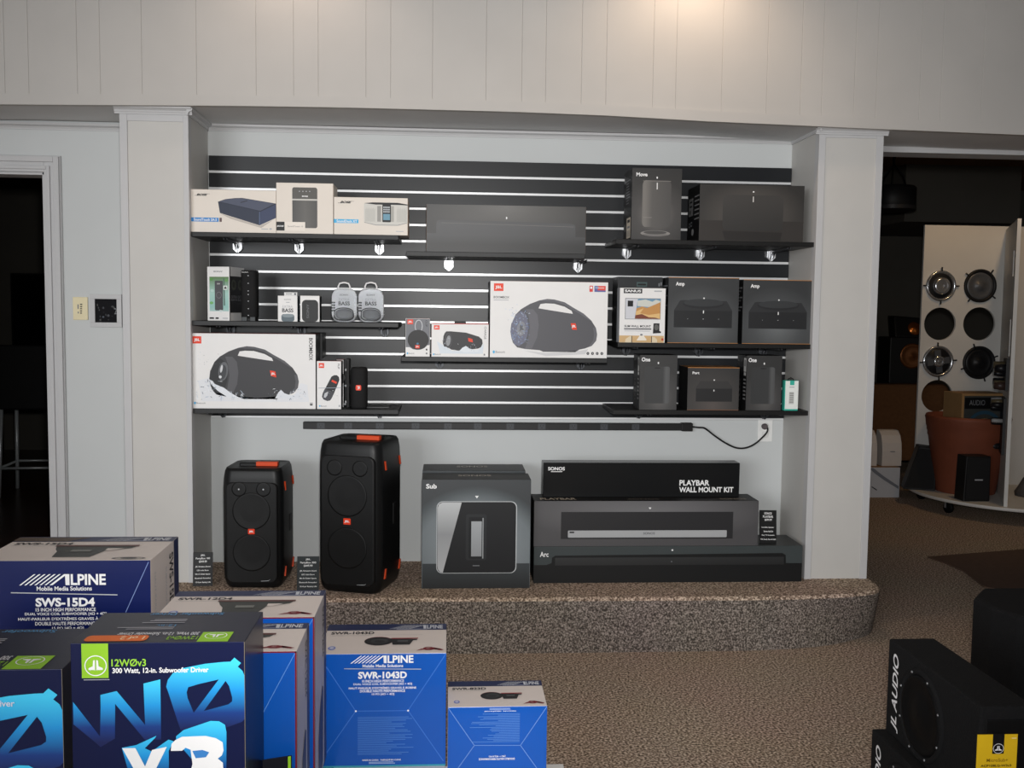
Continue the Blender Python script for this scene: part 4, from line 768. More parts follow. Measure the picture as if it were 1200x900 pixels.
# ------------------------------------------------------------------ foreground: stacked subwoofer boxes on a stepped white plinth
NAVY = mat((6, 22, 80), .35, 0, .03, 8); BLUE = mat((16, 84, 176), .28, 0, .03, 8, 0, coat=.2); NAVYTOP = mat((34, 44, 82), .4, 0, .03, 8); BOXW = mat((216, 206, 200), .5, 0, .015, 10); MAROON = ink(118, 24, 36); JLNAVY = mat((16, 24, 62), .3, 0, .03, 6); JLTOP = mat((40, 42, 56), .35, 0, .08, 60)
PLW = mat((226, 226, 224), .5, 0, .02, 8)
Z1, Z2 = .12, .20
def plinth(label, slabs):
    mb = MB()
    for x0, x1, y0, y1, z in slabs: mb.box(x0-.5, x1-.5, y0+2, y1+2, 0, z, PLW)
    o = mb.build('display_plinth', None, .002, (.5, -2.0, 0)); tag(o, label, 'plinth', 'white plinths under the boxes')
plinth('low white plinth under the two creased blue boxes, corner showing at its right', [(.794, 1.115, -2.55, -1.66, Z1), (1.115, 1.459, -2.55, -1.946, Z1)])
plinth('white plinth under the navy boxes and the tall blue boxes', [(-.25, .70, -2.96, -2.04, Z2), (-.25, .34, -2.04, -1.70, Z2)])
def alp_logo(F, x0, y0, x1, y1, m, l=3):
    """row of slanted strokes running into the word"""
    w, h = x1-x0, y1-y0; sl = h*(.72 if w/h < 12 else .0)+w*.075
    for i in range(6):
        a = x0+i*w*.058; F.poly([(a, y1), (a+w*.022, y1), (a+w*.022+sl, y0), (a+sl, y0)], m, l)
    a = x0+6*w*.058; F.poly([(a, y1), (a+w*.035, y1), (a+w*.035+sl*.86, y0+h*.14), (a+w*.03+sl*.92, y1), (a+w*.075+sl*.92, y1), (a+w*.075+sl*.92, y0), (a+sl, y0)], m, l)
    F.text('LPINE', a+w*.09+sl*.92, y0, x1, y1, m, l, .03, 0, .0)
def sub_pic(T, cx, cy, s, pair=True):
    dk = ink(36, 37, 39); r = ink(150, 60, 64)
    if pair:
        T.ell(cx-.13*s, cy, .135*s, .17*s, r, 2); T.ell(cx-.13*s, cy+.012*s, .135*s, .165*s, dk, 3); T.ell(cx-.12*s, cy+.02*s, .085*s, .09*s, ink(60, 62, 64), 4); T.ell(cx-.12*s, cy+.03*s, .05*s, .05*s, ink(40, 41, 43), 5)
        T.poly([(cx-.02*s,cy-.09*s),(cx+.24*s,cy-.06*s),(cx+.235*s,cy-.02*s),(cx+.20*s,cy-.01*s),(cx+.17*s,cy+.16*s),(cx+.01*s,cy+.16*s)], dk, 4); T.rect(cx-.01*s, cy-.10*s, cx+.245*s, cy-.065*s, r, 5); T.rect(cx+.05*s, cy+.0*s, cx+.15*s, cy+.05*s, ink(90, 92, 94), 5)
    else:
        T.poly([(cx-.24*s,cy-.20*s),(cx+.26*s,cy-.16*s),(cx+.24*s,cy-.08*s),(cx+.10*s,cy+.02*s),(cx+.06*s,cy+.28*s),(cx-.16*s,cy+.28*s),(cx-.18*s,cy+.06*s),(cx-.21*s,cy-.04*s)], ink(62, 64, 62), 3); T.rect(cx-.24*s, cy-.21*s, cx+.27*s, cy-.15*s, ink(96, 62, 58), 4); T.poly([(cx+.10*s,cy-.06*s),(cx+.20*s,cy-.06*s),(cx+.13*s,cy+.04*s),(cx+.10*s,cy+.02*s)], BOXW, 5); T.rect(cx-.10*s, cy+.0*s, cx+.02*s, cy+.08*s, ink(120, 122, 118), 5)
def alp_top(F, name, pair, typeR=True):
    T = F.top(); T.part('top_band').rect(0, 0, 1, .22, NAVYTOP, 1); alp_logo(T, .52, .05, .97, .18, ink(196, 200, 208), 2); T.rect(.58, .185, .84, .205, ink(150, 158, 180), 2)
    T.part('top_lettering').text(name, .045, .27, .40, .36, ink(40, 38, 44), 2, .03); T.rect(.04, .40, .38, .41, ink(180, 176, 174), 2); T.rect(.42, .385, .80, .395, ink(196, 190, 188), 2)
    T.part('top_picture'); sub_pic(T, .56, .60, .85 if pair else 1.0, pair)
    if typeR:
        T.part('red_emblem').ring(.86, .86, .045, .055, .02, MAROON, 2); T.poly([(.76,.93),(.80,.87),(.90,.83),(.96,.88),(.92,.90),(.84,.89)], MAROON, 3); T.poly([(.90,.84),(.98,.90),(.96,.93),(.91,.90)], MAROON, 3)
        T.part('seal').ell(.09, .82, .03, .06, ink(110, 124, 190), 2); T.ell(.09, .82, .018, .035, ink(196, 200, 220), 3)
    else: T.part('seal').ring(.86, .93, .10, .05, .018, ink(110, 106, 106), 2); T.ell(.86, .93, .05, .025, ink(70, 70, 72), 3)
    T.done()
FOLD = mat((66, 118, 204), .3, 0, .02, 20)
# 15 inch
F = carton('subwoofer_box', 'large navy and white box at far left, in front of the dark doorway', (-21, 654, 175, 896), -2.05, .275, Z2, NAVY, 'box', 'blue and white subwoofer boxes', fm={'top': BOXW, 'right': BOXW, 'left': BOXW}, X=(-.135, .318), Z=.757)
F.part('logo'); alp_logo(F, 26, 670, 124, 683, PWHITE)
F.part('lettering').text('Mobile Media Solutions', 45.6, 684.4, 108, 689.6, PWHITE, 3, .02); F.line(16.5, 691.6, 137, 695, 1.2, LGREY, 3)
F.text('SWS-15D4', 44, 698, 111, 708.6, PWHITE, 3, .04)
for s, x0, x1, y in (('15 INCH HIGH PERFORMANCE', 44, 112, 710), ('DUAL VOICE COIL SUBWOOFER [4Ω + 4Ω]', 31.6, 124, 715.4), ("HAUT-PARLEUR D'EXTRÊMES GRAVES À BOBINE", 24, 134, 720.6), ('DOUBLE HAUTE PERFORMANCE', 43, 113, 726.6), ('15 PO [4Ω + 4Ω]', 62, 98, 732.4)): F.text(s, x0, y, x1, y+4.2, PWHITE, 3, .02)
F.part('fold_line').line(173, 656, 146, 716, .8, ink(120, 140, 190), 3); F.done(); alp_top(F, 'SWS-15D4', False, False)
R = F.right(); R.part('side_lettering').text('SWS-15D4', .64, .05, .79, .36, ink(30, 30, 36), 2, .02, 90); R.text('SUBWOOFER', .50, .10, .55, .33, LGREY, 2, 0, 90); R.text('HAUT-PARLEUR', .12, .08, .17, .34, LGREY, 2, 0, 90); R.part('side_band').rect(.82, 0, 1, 1, NAVYTOP, 1); R.part('side_picture').poly([(.30,.5),(.50,.34),(.54,.35),(.48,.5),(.52,.56),(.36,.56)], ink(70, 70, 72), 2); R.done()
T = F.top(); T.part('worn_foil').poly([(.0,.02),(.46,.04),(.34,.21),(.0,.2)], ink(86, 72, 62), 2); T.done()
# the pair at the middle: type R boxes
def rbox(label, xa, xb, Y, d, zt, name):
    F = carton('subwoofer_box', label, (0, 0, 1, 1), Y, d, Z2, BLUE, 'box', 'blue and white subwoofer boxes', fm={'top': BOXW, 'right': mat((186, 182, 186), .4, 0, .02, 8), 'left': BOXW}, X=(xa, xb), Z=zt)
    F.part('edge_trim').rect(.990, 0, 1, 1, MAROON, 2); F.part('upper_edge_trim').rect(0, 0, 1, .007, MAROON, 2); F.part('fold_line').line(.99, .01, .60, .62, .004, ink(90, 140, 210), 3); F.done(); alp_top(F, name, False, True)
    R = F.right(); R.part('side_band').rect(.80, 0, 1, 1, mat((56, 60, 96), .4), 1); R.rect(.0, 0, .02, 1, MAROON, 2); R.part('side_lettering').text(name, .64, .05, .77, .34, ink(70, 70, 78), 2, .02, 90); R.part('side_picture').poly([(.30,1),(.30,.75),(.42,.60),(.62,.50),(.70,.52),(.66,.95),(.5,1)], ink(64, 66, 92), 2); R.done(); return F
rbox('blue box whose white top shows just behind the rightmost navy box', .39, .7845, -2.272, .235, .667, 'SWR-12D4')
rbox('blue box with a red front edge, squeezed between navy box and large blue box', .395, .7790, -2.53, .20, .670, 'SWR-12D4')
# 10 inch
F = carton('subwoofer_box', 'square blue box with a crossed crease front, beside the smallest blue box', (373, 766, 522.6, 901), -1.945, .265, Z1, BLUE, 'box', 'blue and white subwoofer boxes', fm={'top': BOXW, 'right': mat((40, 60, 130), .4), 'left': mat((206, 200, 200), .4)})
F.part('logo'); alp_logo(F, 410.5, 768, 484, 777, PWHITE)
F.part('lettering').text('Mobile Media Solutions', 424.6, 778.4, 472, 782, PWHITE, 3, .02); F.line(403, 783.2, 493, 784.6, .9, LGREY, 3); F.text('SWR-1043D', 419.4, 787, 476.4, 795.4, PWHITE, 3, .04)
for s, x0, x1, y in (('10 INCH HIGH PERFORMANCE', 424, 473, 796.6), ('DUAL VOICE COIL SUBWOOFER [4Ω + 4Ω]', 414, 482.4, 800.4), ("HAUT-PARLEUR D'EXTRÊMES GRAVES À BOBINE", 408.6, 487.6, 804.6), ('DOUBLE HAUTE PERFORMANCE', 421.6, 474.4, 808.4), ('10 PO [4Ω + 4Ω]', 435.4, 461.6, 812.4)): F.text(s, x0, y, x1, y+3.1, PWHITE, 3, .02)
F.part('crease'); 
for p in ((373.6,767,416.6,833.6), (522,767,478,833.6), (416.6,833.6,478,833.8), (416.6,833.6,379,888), (478,833.8,520,895)): F.line(*p, .9, FOLD, 2)
F.ell(416.8, 833.6, 1.1, 1.1, PWHITE, 3); F.ell(478, 833.8, 1.1, 1.1, PWHITE, 3)
F.part('fine_print'); fine(F, 419, 841, 486, 887, 24, ink(84, 132, 204), 2, .34, .55)
F.part('lettering').text('MADE IN CHINA   FABRIQUÉ EN CHINE', 424.5, 891, 469.6, 893.6, PWHITE, 3, .02); fine(F, 432, 894.6, 464, 897.6, 2, ink(170, 190, 224), 2, .5, .1); F.part('edge_trim').rect(373.2, 898.6, 522.4, 900.8, ink(60, 150, 170), 2); F.done(); alp_top(F, 'SWR-1043D', True)
# 8 inch
F = carton('subwoofer_box', 'smallest blue box with upside-down print, at the right end of the boxes', (524.5, 828, 640.6, 935), -2.06, .19, Z1, BLUE, 'box', 'blue and white subwoofer boxes', fm={'top': BOXW, 'right': mat((206, 200, 200), .4), 'left': mat((206, 200, 200), .4)})
F.part('lettering').text('MADE IN CHINA   FABRIQUÉ EN CHINE', 567, 833.2, 604, 835, PWHITE, 3, .02, 180)
F.part('fine_print'); fine(F, 573, 830.2, 598, 832.6, 2, ink(170, 190, 224), 2, .5, .05); fine(F, 550, 837.6, 608.6, 878, 22, ink(92, 138, 206), 2, .36, .6, True)
F.part('crease')
for p in ((525,829,555.6,881), (640,829,609.6,882), (555.6,881,609.6,882), (555.6,881,526,930), (609.6,882,639,930)): F.line(*p, .8, ink(110, 146, 210), 2)
F.part('lettering').text('[4Ω + 4Ω] 8 PO', 572.6, 895, 592, 897.8, PWHITE, 3, .02, 180); F.text('DOUBLE HAUTE PERFORMANCE', 561, 898.8, 603, 901.6, PWHITE, 3, .02, 180); F.done(); alp_top(F, 'SWR-823D', True)
# navy boxes with giant letters
LIME = ink(146, 200, 44); CY = [(0, (24, 34, 84)), (.25, (24, 60, 130)), (.6, (32, 150, 220)), (1, (66, 206, 248))]
def jl_logo(F, cx, cy, rx, ry, m, bg, l=4, flip=1):
    F.ring(cx, cy, rx, ry, rx*.09, m, l)
    for s in (-1, 1): F.poly([(cx+s*rx*.06, cy-flip*ry*.55), (cx+s*rx*.22, cy-flip*ry*.5), (cx+s*rx*.26, cy+flip*ry*.05), (cx+s*rx*.64, cy+flip*ry*.24), (cx+s*rx*.64, cy+flip*ry*.40), (cx+s*rx*.06, cy+flip*ry*.40)][::s], m, l)
def jl_box(label, xa, xb, Y, d, zb, zt, rect, sticker, ox, oy, kk, print_title):
    F = carton('subwoofer_box', label, rect, Y, d, zb, JLNAVY, 'box', 'navy boxes with giant cyan letters', fm={'top': JLTOP, 'right': mat((26, 30, 48), .3), 'left': mat((20, 22, 32), .4), 'back': BLK}, X=(xa, xb), Z=zt)
    X = lambda x: ox+(x-287)*kk; Y_ = lambda y: oy+(y-753)*kk
    x0, y0, x1, y1 = rect
    def Q(pts): return [(max(x0+.3, min(x1-.3, X(x))), min(y1-.5, Y_(y))) for x, y in pts]
    zz = lambda y: F.P(0, Y_(y)).z
    def gr(ya, yb): return ramp_mat([(zz(ya)+(zz(yb)-zz(ya))*p, c) for p, c in CY], 2, .3)
    F.part('giant_letter').poly(Q([(85,823),(115.6,865),(117,829),(117,815),(136,810.6),(168.6,852),(167.4,802),(187.2,797.2),(187.2,870),(168,870),(134,826),(133,868),(116,878),(112,874),(85,850)])[::-1], gr(872, 800), 1.2)
    F.part('giant_zero').poly(Q([(270,776.8),(274.6,772),(282.4,778.6),(278.6,783),(284,788),(286.4,794),(286.6,846),(283,850),(238,866),(218,868),(210,858),(205,842),(197,815),(194,806),(196,798),(202,790),(214,784),(240,779),(262,777)])[::-1], gr(858, 780), 1.2)
    F.poly(Q([(256,798),(232,803.4),(220,807),(218,813),(219,820),(226,838)])[::-1], JLNAVY, 2.2); F.poly(Q([(264,800),(268,806),(271.6,820),(271.4,825),(267,828.4),(238,836)])[::-1], JLNAVY, 2.2)
    F.poly(Q([(238,836),(264,800),(266,803),(267,808),(240,845),(226,848),(224,842)])[::-1], gr(848, 790), 3) if 0 else None
    F.part('extruded_letters').poly(Q([(141,879),(158,876),(182,865),(180,868),(168,880),(176,884),(196,870),(202,872),(196,884),(196,915),(150,915)])[::-1], gr(930, 862), 3.2); F.poly(Q([(205,866),(214,858.6),(246,848),(256,848.6),(263,853),(264.6,862),(264,915),(240,915),(205,872)])[::-1], gr(925, 850), 3.4)
    F.part('title_letters').poly(Q([(141.6,879.4),(157,879.4),(168,902),(176.6,882),(194,878.6),(176,915),(160,915)])[::-1], PWHITE, 4.4)
    F.poly(Q([(198.6,883.6),(199.6,875),(204,870.6),(212,866.6),(240,866),(252,869),(260,874),(261,884),(259,890),(254,894),(260,899),(261,915),(220,915),(224,900),(222,882.6),(216,880),(212,883.6)])[::-1], PWHITE, 4.6); F.poly(Q([(224,884),(236,883),(244,886),(240,892),(228,893)])[::-1], ink(60, 130, 200), 5.2)
    if print_title:
        F.part('lime_label').rect(X(96), Y_(753.4), X(127), Y_(794.6), LIME, 2); jl_logo(F, X(112.4), Y_(779.6), 13*kk, 12.4*kk, PWHITE, LIME, 4); F.text('JL AUDIO', X(105.4), Y_(784), X(119.4), Y_(785.6), PWHITE, 5, 0); F.rect(X(98), Y_(796.2), X(128), Y_(797), LGREY, 2)
        F.part('lettering').text('12WØv3', X(130.6), Y_(772), X(171), Y_(781), ink(150, 206, 60), 3, .02)
    F.part('lettering').text('300 Watt, 12-in. Subwoofer Driver', X(131.6), Y_(782.6), X(244.4), Y_(790), PWHITE, 4, .025) if print_title else F.part('lettering').text('Driver', X(222.6), Y_(783), X(245), Y_(789.4), ink(210, 220, 235), 4, .02)
    F.part('worn_edge').rect(x1-.8, y0, x1-.1, y1, ink(120, 112, 96), 2); F.done()
    T = F.top(); T.part('lime_label').rect(.72, .70, .90, 1, LIME, 2); jl_logo(T, .81, .82, .066, .10, PWHITE, LIME, 3, -1)
    T.part('top_lettering').text('12WØv3', .53, .82, .71, .93, ink(130, 178, 50), 2, .02, 180); T.text('300 Watt, 12-in. Subwoofer Driver', .22, .68, .70, .79, ink(206, 206, 210), 2, .02, 180); T.text('Subwoofer Driver', .30, .04, .76, .12, ink(90, 150, 196), 2, .01, 180)
    for y, a, b in ((.26,.36,.56),(.30,.34,.56),(.36,.30,.56),(.52,.18,.52),(.57,.24,.52)): T.rect(a, y, b, y+.025, ink(150, 150, 156), 2)
    T.text('12-in.', .40, .44, .52, .50, ink(80, 150, 200), 2, 0, 180)
    if sticker: T.part('orange_sticker').rr(.06, .78, .42, .96, .03, ink(226, 110, 40), 2, ry=.06); T.text('1 of 2', .26, .82, .40, .92, ink(244, 210, 170), 3, .02, 180)
    T.done()
    R = F.right(); R.part('side_print').poly([(.55,1),(.95,.82),(.95,1)], ink(70, 130, 40), 2); R.text('subwoofers', .18, .62, .30, .92, ink(96, 130, 60), 2, 0, 90); R.done(); return F
jl_box('navy box with a giant cyan letter and lime label, rightmost of the navy pair', .3635, .7075, -2.742, .20, Z2, .765, (83, 753, 287, 1082), True, 287, 753, 1, True)
jl_box('worn larger navy box cut off by the left edge of the photo', -.15, .30, -2.62, .27, Z2, .668, (-177, 783, 71, 1060), False, 71, 783, 1.30, False)
# slim box edge between the navy and blue boxes
p = atY(318, 872, -2.50)
mb = MB(); mb.box(-.032, .032, 0, .004, 0, p.z-Z2, mat((22, 24, 34), .4)); o = mb.build('leaflet', None, 0, (.742, -2.572, Z2)); tag(o, 'thin dark leaflet with a lime edge standing behind the rightmost navy box', 'leaflet'); h = p.z-Z2
o.rotation_euler = (0, 0, math.radians(18)); F = Face(o, (0, 0, 1, 1), (-.032, 0, h), (.064, 0, 0), (0, 0, -h), (0, -1, 0)); F.part('lime_edge').rect(.86, 0, .96, 1, LIME, 1); F.done()

# ------------------------------------------------------------------ carpeted subwoofer enclosures, right foreground
FUZZ = mat((24, 24, 25), .95, 0, .15, 180, .5, spec=.15); RUBB = mat((11, 11, 12), .6, 0, .05, 40, spec=.15); SCREW = mat((170, 172, 176), .35, .8, .02, 20)
def enclosure(label, xa, xb, ya, yb, z0, h, front, group=None):
    t = thing('subwoofer_enclosure', label, 'speaker', ((xa+xb)/2, ya, z0), 0, 'stacked black carpeted enclosures')
    W, D = xb-xa, yb-ya; mb = MB()
    mb.prism([(-W/2, 0, 0), (W/2, 0, 0), (W/2, 0, h), (-W/2, 0, h)], (0, D, 0), FUZZ); mb.build('cabinet', t, .006)
    L = Face(t, (0, 0, D, h), (-W/2, D, h), (0, -D, 0), (0, 0, -h), (-1, 0, 0))
    L.part('lettering').text('JL AUDIO', .036, .03, .078, h-.025, ink(232, 232, 234), 2, .02, 270, .05); L.done()
    cy = D-.205; c = (-W/2, cy, h*.48)
    mb = MB(); mb.lathe([(.120, -.002), (.120, .004), (.114, .009), (.106, .006), (.103, -.001)], FUZZ, c, (-1, 0, 0), 40, False); mb.build('mounting_ring', t)
    mb = MB(); mb.lathe([(.104, .001), (.100, .007), (.092, .008), (.084, .001), (.06, -.006+.008), (.045, .003), (.03, .009), (.001, .012)], RUBB, c, (-1, 0, 0), 40, False); dr = mb.build('driver', t)
    for j in range(8):
        a = math.radians(22+45*j); mb = MB(); mb.lathe([(.004, .008), (.003, .0105), (.0005, .011)], SCREW, (c[0], c[1]+.110*math.cos(a), c[2]+.110*math.sin(a)), (-1, 0, 0), 8); mb.build('screw', dr)
    mb = MB(); mb.box(-W/2+.012, W/2-.012, -.002, .02, .02, h-.03, RUBB); mb.build('port_panel', t, .004)
    return t
HB = .265
enclosure('lower black carpeted enclosure, its corner showing under the tagged one', 2.326, 2.458, -2.56, -2.066, 0, HB, True)
enclosure('upper black carpeted enclosure with white side lettering and a yellow tag', 2.360, 2.492, -2.562, -2.078, HB+.001, HB, True)
p0, p1 = atY(1147, 862, -2.572), atY(1192, 900, -2.572); tw = p1.x-p0.x; th_ = .085
t = thing('hang_tag', 'yellow tag hanging on the upper black carpeted enclosure', 'tag', ((p0.x+p1.x)/2, -2.566, p0.z-th_))
YEL = mat((232, 190, 30), .5, 0, .02, 20); mb = MB(); mb.box(-tw/2, tw/2, -.002, 0, 0, th_, YEL); mb.build('tag_card', t)
F = Face(t, (0, 0, 45, 45*th_/tw), (-tw/2, -.002, th_), (tw, 0, 0), (0, 0, -th_), (0, -1, 0))
F.part('round_emblem').rect(17, -1, 30, 21.5, INK, 1); jl_logo(F, 23.6, 15.6, 6, 5.6, PWHITE, INK, 2); F.part('lettering').text('MicroSub+', 11, 26.6, 35, 30.4, ink(150, 118, 20), 2, .01); F.text('ACP108LG-W3v3', 4.6, 33.4, 39, 36, ink(60, 48, 16), 2, .02); F.rect(38, 3.6, 43.6, 4.8, ink(250, 230, 150), 2); F.done()
# large enclosure behind
t = thing('subwoofer_enclosure', 'largest black carpeted enclosure standing behind the tagged pair', 'speaker', (3.12, -1.80, 0))
mb = MB(); mb.prism([(-.333,-.05,0),(-.30,-.15,0),(.36,-.15,0),(.36,.155,0),(-.245,.155,0),(-.333,.05,0)][::-1], (0, 0, .55), FUZZ); mb.build('cabinet', t, .012)
mb = MB(); mb.prism([(-.20,-.156,.03),(.30,-.156,.03),(.30,-.156,.46),(-.16,-.156,.46),(-.20,-.156,.42)], (0, .02, 0), RUBB); mb.build('front_panel', t, .006)
mb = MB(); mb.lathe([(.15, 0), (.15, .006), (.13, .010), (.115, .002), (.04, -.01+.012), (.001, .012)], RUBB, (.06, -.156, .24), (0, -1, 0), 36, False); mb.build('driver', t)
# dark mat on the floor
mb = MB(); P = [atZ(*p, .0) for p in ((1086.5,653.8),(1108,661.5),(1130,671),(1153,689))]+[Vector((4.35,-.1,0)), Vector((5.6,.55,0)), Vector((5.5,1.27,0))]
mb.prism([(q.x, q.y, .002) for q in P], (0, 0, .006), mat((92, 72, 60), .9, 0, .1, 60)); o = mb.build('floor_mat'); tag(o, 'dark brown mat lying on the carpet right of the stage', 'mat')

# ------------------------------------------------------------------ side room: round rolling display with speaker cut-outs
KW = mat((206, 204, 200), .5, 0, .02, 6); KC = Vector((5.40, 2.40, 0)); KR = .755; PY = 2.70; KZ = .12
t = thing('rolling_display', 'white round rolling display panel with speakers in round cut-outs', 'display stand', (KC.x, KC.y, 0))
mb = MB(); mb.lathe([(KR-.01, KZ-.025), (KR, KZ-.02), (KR, KZ-.004), (KR-.004, KZ)], KW, n=96); mb.build('round_base', t)
def holepanel(mb, outer, holes, y, th, m):
    loops = [[Vector((x, z, 0)) for x, z in outer]]+[[Vector((cx+r*math.cos(6.28318*j/40), cz+r*math.sin(6.28318*j/40), 0)) for j in range(40)] for cx, cz, r in holes]
    tri = tessellate_polygon(loops); pts = [v for l in loops for v in l]
    for yy in (y, y+th): mb.mesh([(p.x, yy, p.y) for p in pts], [tuple(f) for f in tri], m)
    for l in loops:
        n = len(l); mb.mesh([(p.x, y, p.y) for p in l]+[(p.x, y+th, p.y) for p in l], [(j, (j+1) % n, n+(j+1) % n, n+j) for j in range(n)], m)
ztop = atY(1110, 264, PY).z
hol = []
for px, py, rp in ((1101.5,379.5,17.5),(1147.5,379.5,17.5),(1098,464,17.2)):
    q = atY(px, py, PY); hol.append((q.x-KC.x, q.z, rp*(q-CAM).length/FPX))
xl = atY(1077.5, 420, PY).x-KC.x
mb = MB(); holepanel(mb, [(xl, KZ), (.55, KZ), (.55, ztop), (xl, ztop)], hol, PY-KC.y, .02, KW); mb.build('panel', t)
mb = MB(); zf = atY(1190.5, 256, 1.82).z; FR_ = math.radians(-26)
for z0, z1 in ((KZ, .70), (.70, 1.16), (1.16, 1.42), (1.42, 1.72), (1.72, 1.90), (1.90, zf)):
    if (z0, z1) in ((1.16, 1.42), (1.72, 1.90)): mb.box(-.012, .012, -.98, -.86, z0, z1, KW); mb.box(-.012, .012, -.79, 0, z0, z1, KW)
    else: mb.box(-.012, .012, -.98, 0, z0, z1, KW)
fin = mb.build('fin', t); fin.location = (.02, PY-KC.y-.002, 0); fin.rotation_euler = (0, 0, FR_)
def driver(px, py, rp, kind, rot):
    q = atY(px, py, PY-.01); r = rp*(q-CAM).length/FPX; c = (q.x-KC.x, PY-KC.y-.001, q.z); mb = MB()
    chrome = mat((206, 208, 212), .22, .9, .05, 60); dark = mat((24, 24, 26), .45, 0, .08, 60); grey = mat((84, 86, 90), .4, .2, .05, 60)
    rim = chrome if kind in ('bright', 'spoke') else dark
    mb.lathe([(r, 0), (r, .012), (r*.92, .018), (r*.84, .012), (r*.80, .004)], rim, c, (0, -1, 0), 36, False); d = mb.build('speaker_driver', t)
    mb = MB()
    if kind == 'bright': mb.lathe([(r*.82, .003), (r*.62, -.004+.010), (r*.56, .008)], dark, c, (0, -1, 0), 36, False); mb.lathe([(r*.56, .006), (r*.52, .034), (r*.34, .036), (r*.28, .030), (r*.2, .036), (r*.1, .028), (.001, .028)], chrome, c, (0, -1, 0), 36, False)
    elif kind == 'spoke':
        mb.lathe([(r*.82, .003), (r*.80, .008), (.001, .009)], dark, c, (0, -1, 0), 36, False)
        for k in range(4):
            a = math.radians(90*k+8); ca, sa = math.cos(a), math.sin(a); e = .024
            mb.prism([(c[0]+ca*r*.35-sa*r*.2, c[1]-.016, c[2]+sa*r*.35+ca*r*.2), (c[0]+ca*r*.72-sa*r*.2, c[1]-.016, c[2]+sa*r*.72+ca*r*.2), (c[0]+ca*r*.72+sa*r*.2, c[1]-.016, c[2]+sa*r*.72-ca*r*.2), (c[0]+ca*r*.35+sa*r*.2, c[1]-.016, c[2]+sa*r*.35-ca*r*.2)], (0, .006, 0), grey)
        mb.lathe([(r*.36, .008), (r*.34, .03), (r*.22, .032), (r*.16, .026), (r*.1, .03), (.001, .03)], chrome, c, (0, -1, 0), 30, False)
    else: mb.lathe([(r*.82, .004), (r*.72, .014), (r*.64, .008), (r*.3, .004), (r*.26, .012), (.001, .016)], dark if kind == 'cone' else grey, c, (0, -1, 0), 36, False)
    mb.build('cone', d)
    for k in range(4):
        a = math.radians(rot+90*k); mb = MB(); u = Vector((math.cos(a), 0, math.sin(a))); cc = Vector(c); mb.tube([cc+u*r*.93+Vector((0,-.012,0)), cc+u*r*1.2+Vector((0,-.012,0))], .006, dark, 8); mb.build('mounting_tab', d)
    return d
driver(1103, 335, 16.6, 'bright', 0); driver(1149, 335, 17.6, 'grey', 52); driver(1099.5, 423.5, 17, 'spoke', 4); driver(1147.5, 425, 17.6, 'cone', 20)
rnd = random.Random(3)
for z0, z1, y0 in ((.92, 1.14, -.72), (.46, .86, -.66)):
    mb = MB(); mb.box(-.03, -.012, y0-.16, y0+.10, z0, z1, mat((20, 20, 22), .5))
    for j in range(9):
        yy, zz = rnd.uniform(y0-.13, y0+.07), rnd.uniform(z0+.03, z1-.03); r = rnd.uniform(.014, .034)
        mb.lathe([(r, 0), (r, rnd.uniform(.02, .07)), (r*.8, .072)], mat(rnd.choice([(30,28,30),(58,44,40),(150,150,150),(90,80,60),(24,24,28)]), .4), (-.028, yy, zz), (-1, 0, 0), 14)
    mb.build('crossover_board', fin)
for ang in (198, 250, 290, 342, 20, 90, 150):
    a = math.radians(ang); x, y = (KR-.10)*math.cos(a), (KR-.10)*math.sin(a); mb = MB()
    mb.lathe([(.03, -.014), (.042, -.010), (.042, .010), (.03, .014)], RUBB, (x, y-.012, .043), (1, .3, 0), 20); ca = mb.build('caster', t)
    mb = MB(); mb.box(x-.022, x+.022, y-.02, y+.02, .088, KZ-.024, SCREW); mb.box(x-.026, x-.020, y-.016, y+.004, .04, .09, SCREW); mb.box(x+.020, x+.026, y-.016, y+.004, .04, .09, SCREW); mb.build('caster_fork', ca)
# pot with a carton in it
q = atZ(1128, 578, KZ); pc = Vector((atY(1132, 540, 2.42).x, 2.42, KZ)); k = (pc-CAM).length/FPX
TERRA = mat((122, 66, 46), .6, 0, .08, 9); R1, R0 = 42*k, 29*k; HP = 81*k
mb = MB(); mb.lathe([(R0, 0), (R0+.004, .01), (R1*.91, HP*.72), (R1*.93, HP*.74), (R1*.93, HP*.78), (R1*.95, HP*.80), (R1*.95, HP*.84), (R1*.97, HP*.86), (R1*.99, HP*.95), (R1, HP*.97), (R1*.98, HP), (R1*.90, HP), (R1*.88, HP*.9), (R0*.9, HP*.10)], TERRA, n=48, cap=False)
mb.lathe([(R0*.9, HP*.10), (.001, HP*.10)], TERRA, n=48, cap=False); mb.lathe([(R0, 0), (.001, .0)], TERRA, n=48, cap=False)
o = mb.build('flower_pot', None, 0, pc); tag(o, 'big terracotta pot standing on the round rolling display', 'pot')
wx = 25*k; mb = MB(); KRAFT = mat((150, 116, 76), .7, 0, .05, 20); hb = HP*1.30-HP*.55
mb.box(-wx, wx*1.05, -.12, .12, 0, hb, KRAFT); o = mb.build('carton', None, .002, (pc.x+.035, pc.y-.02, pc.z+HP*.55)); o.rotation_euler = (0, 0, math.radians(4)); tag(o, 'brown carton with a dark printed label, standing in the terracotta pot', 'box')
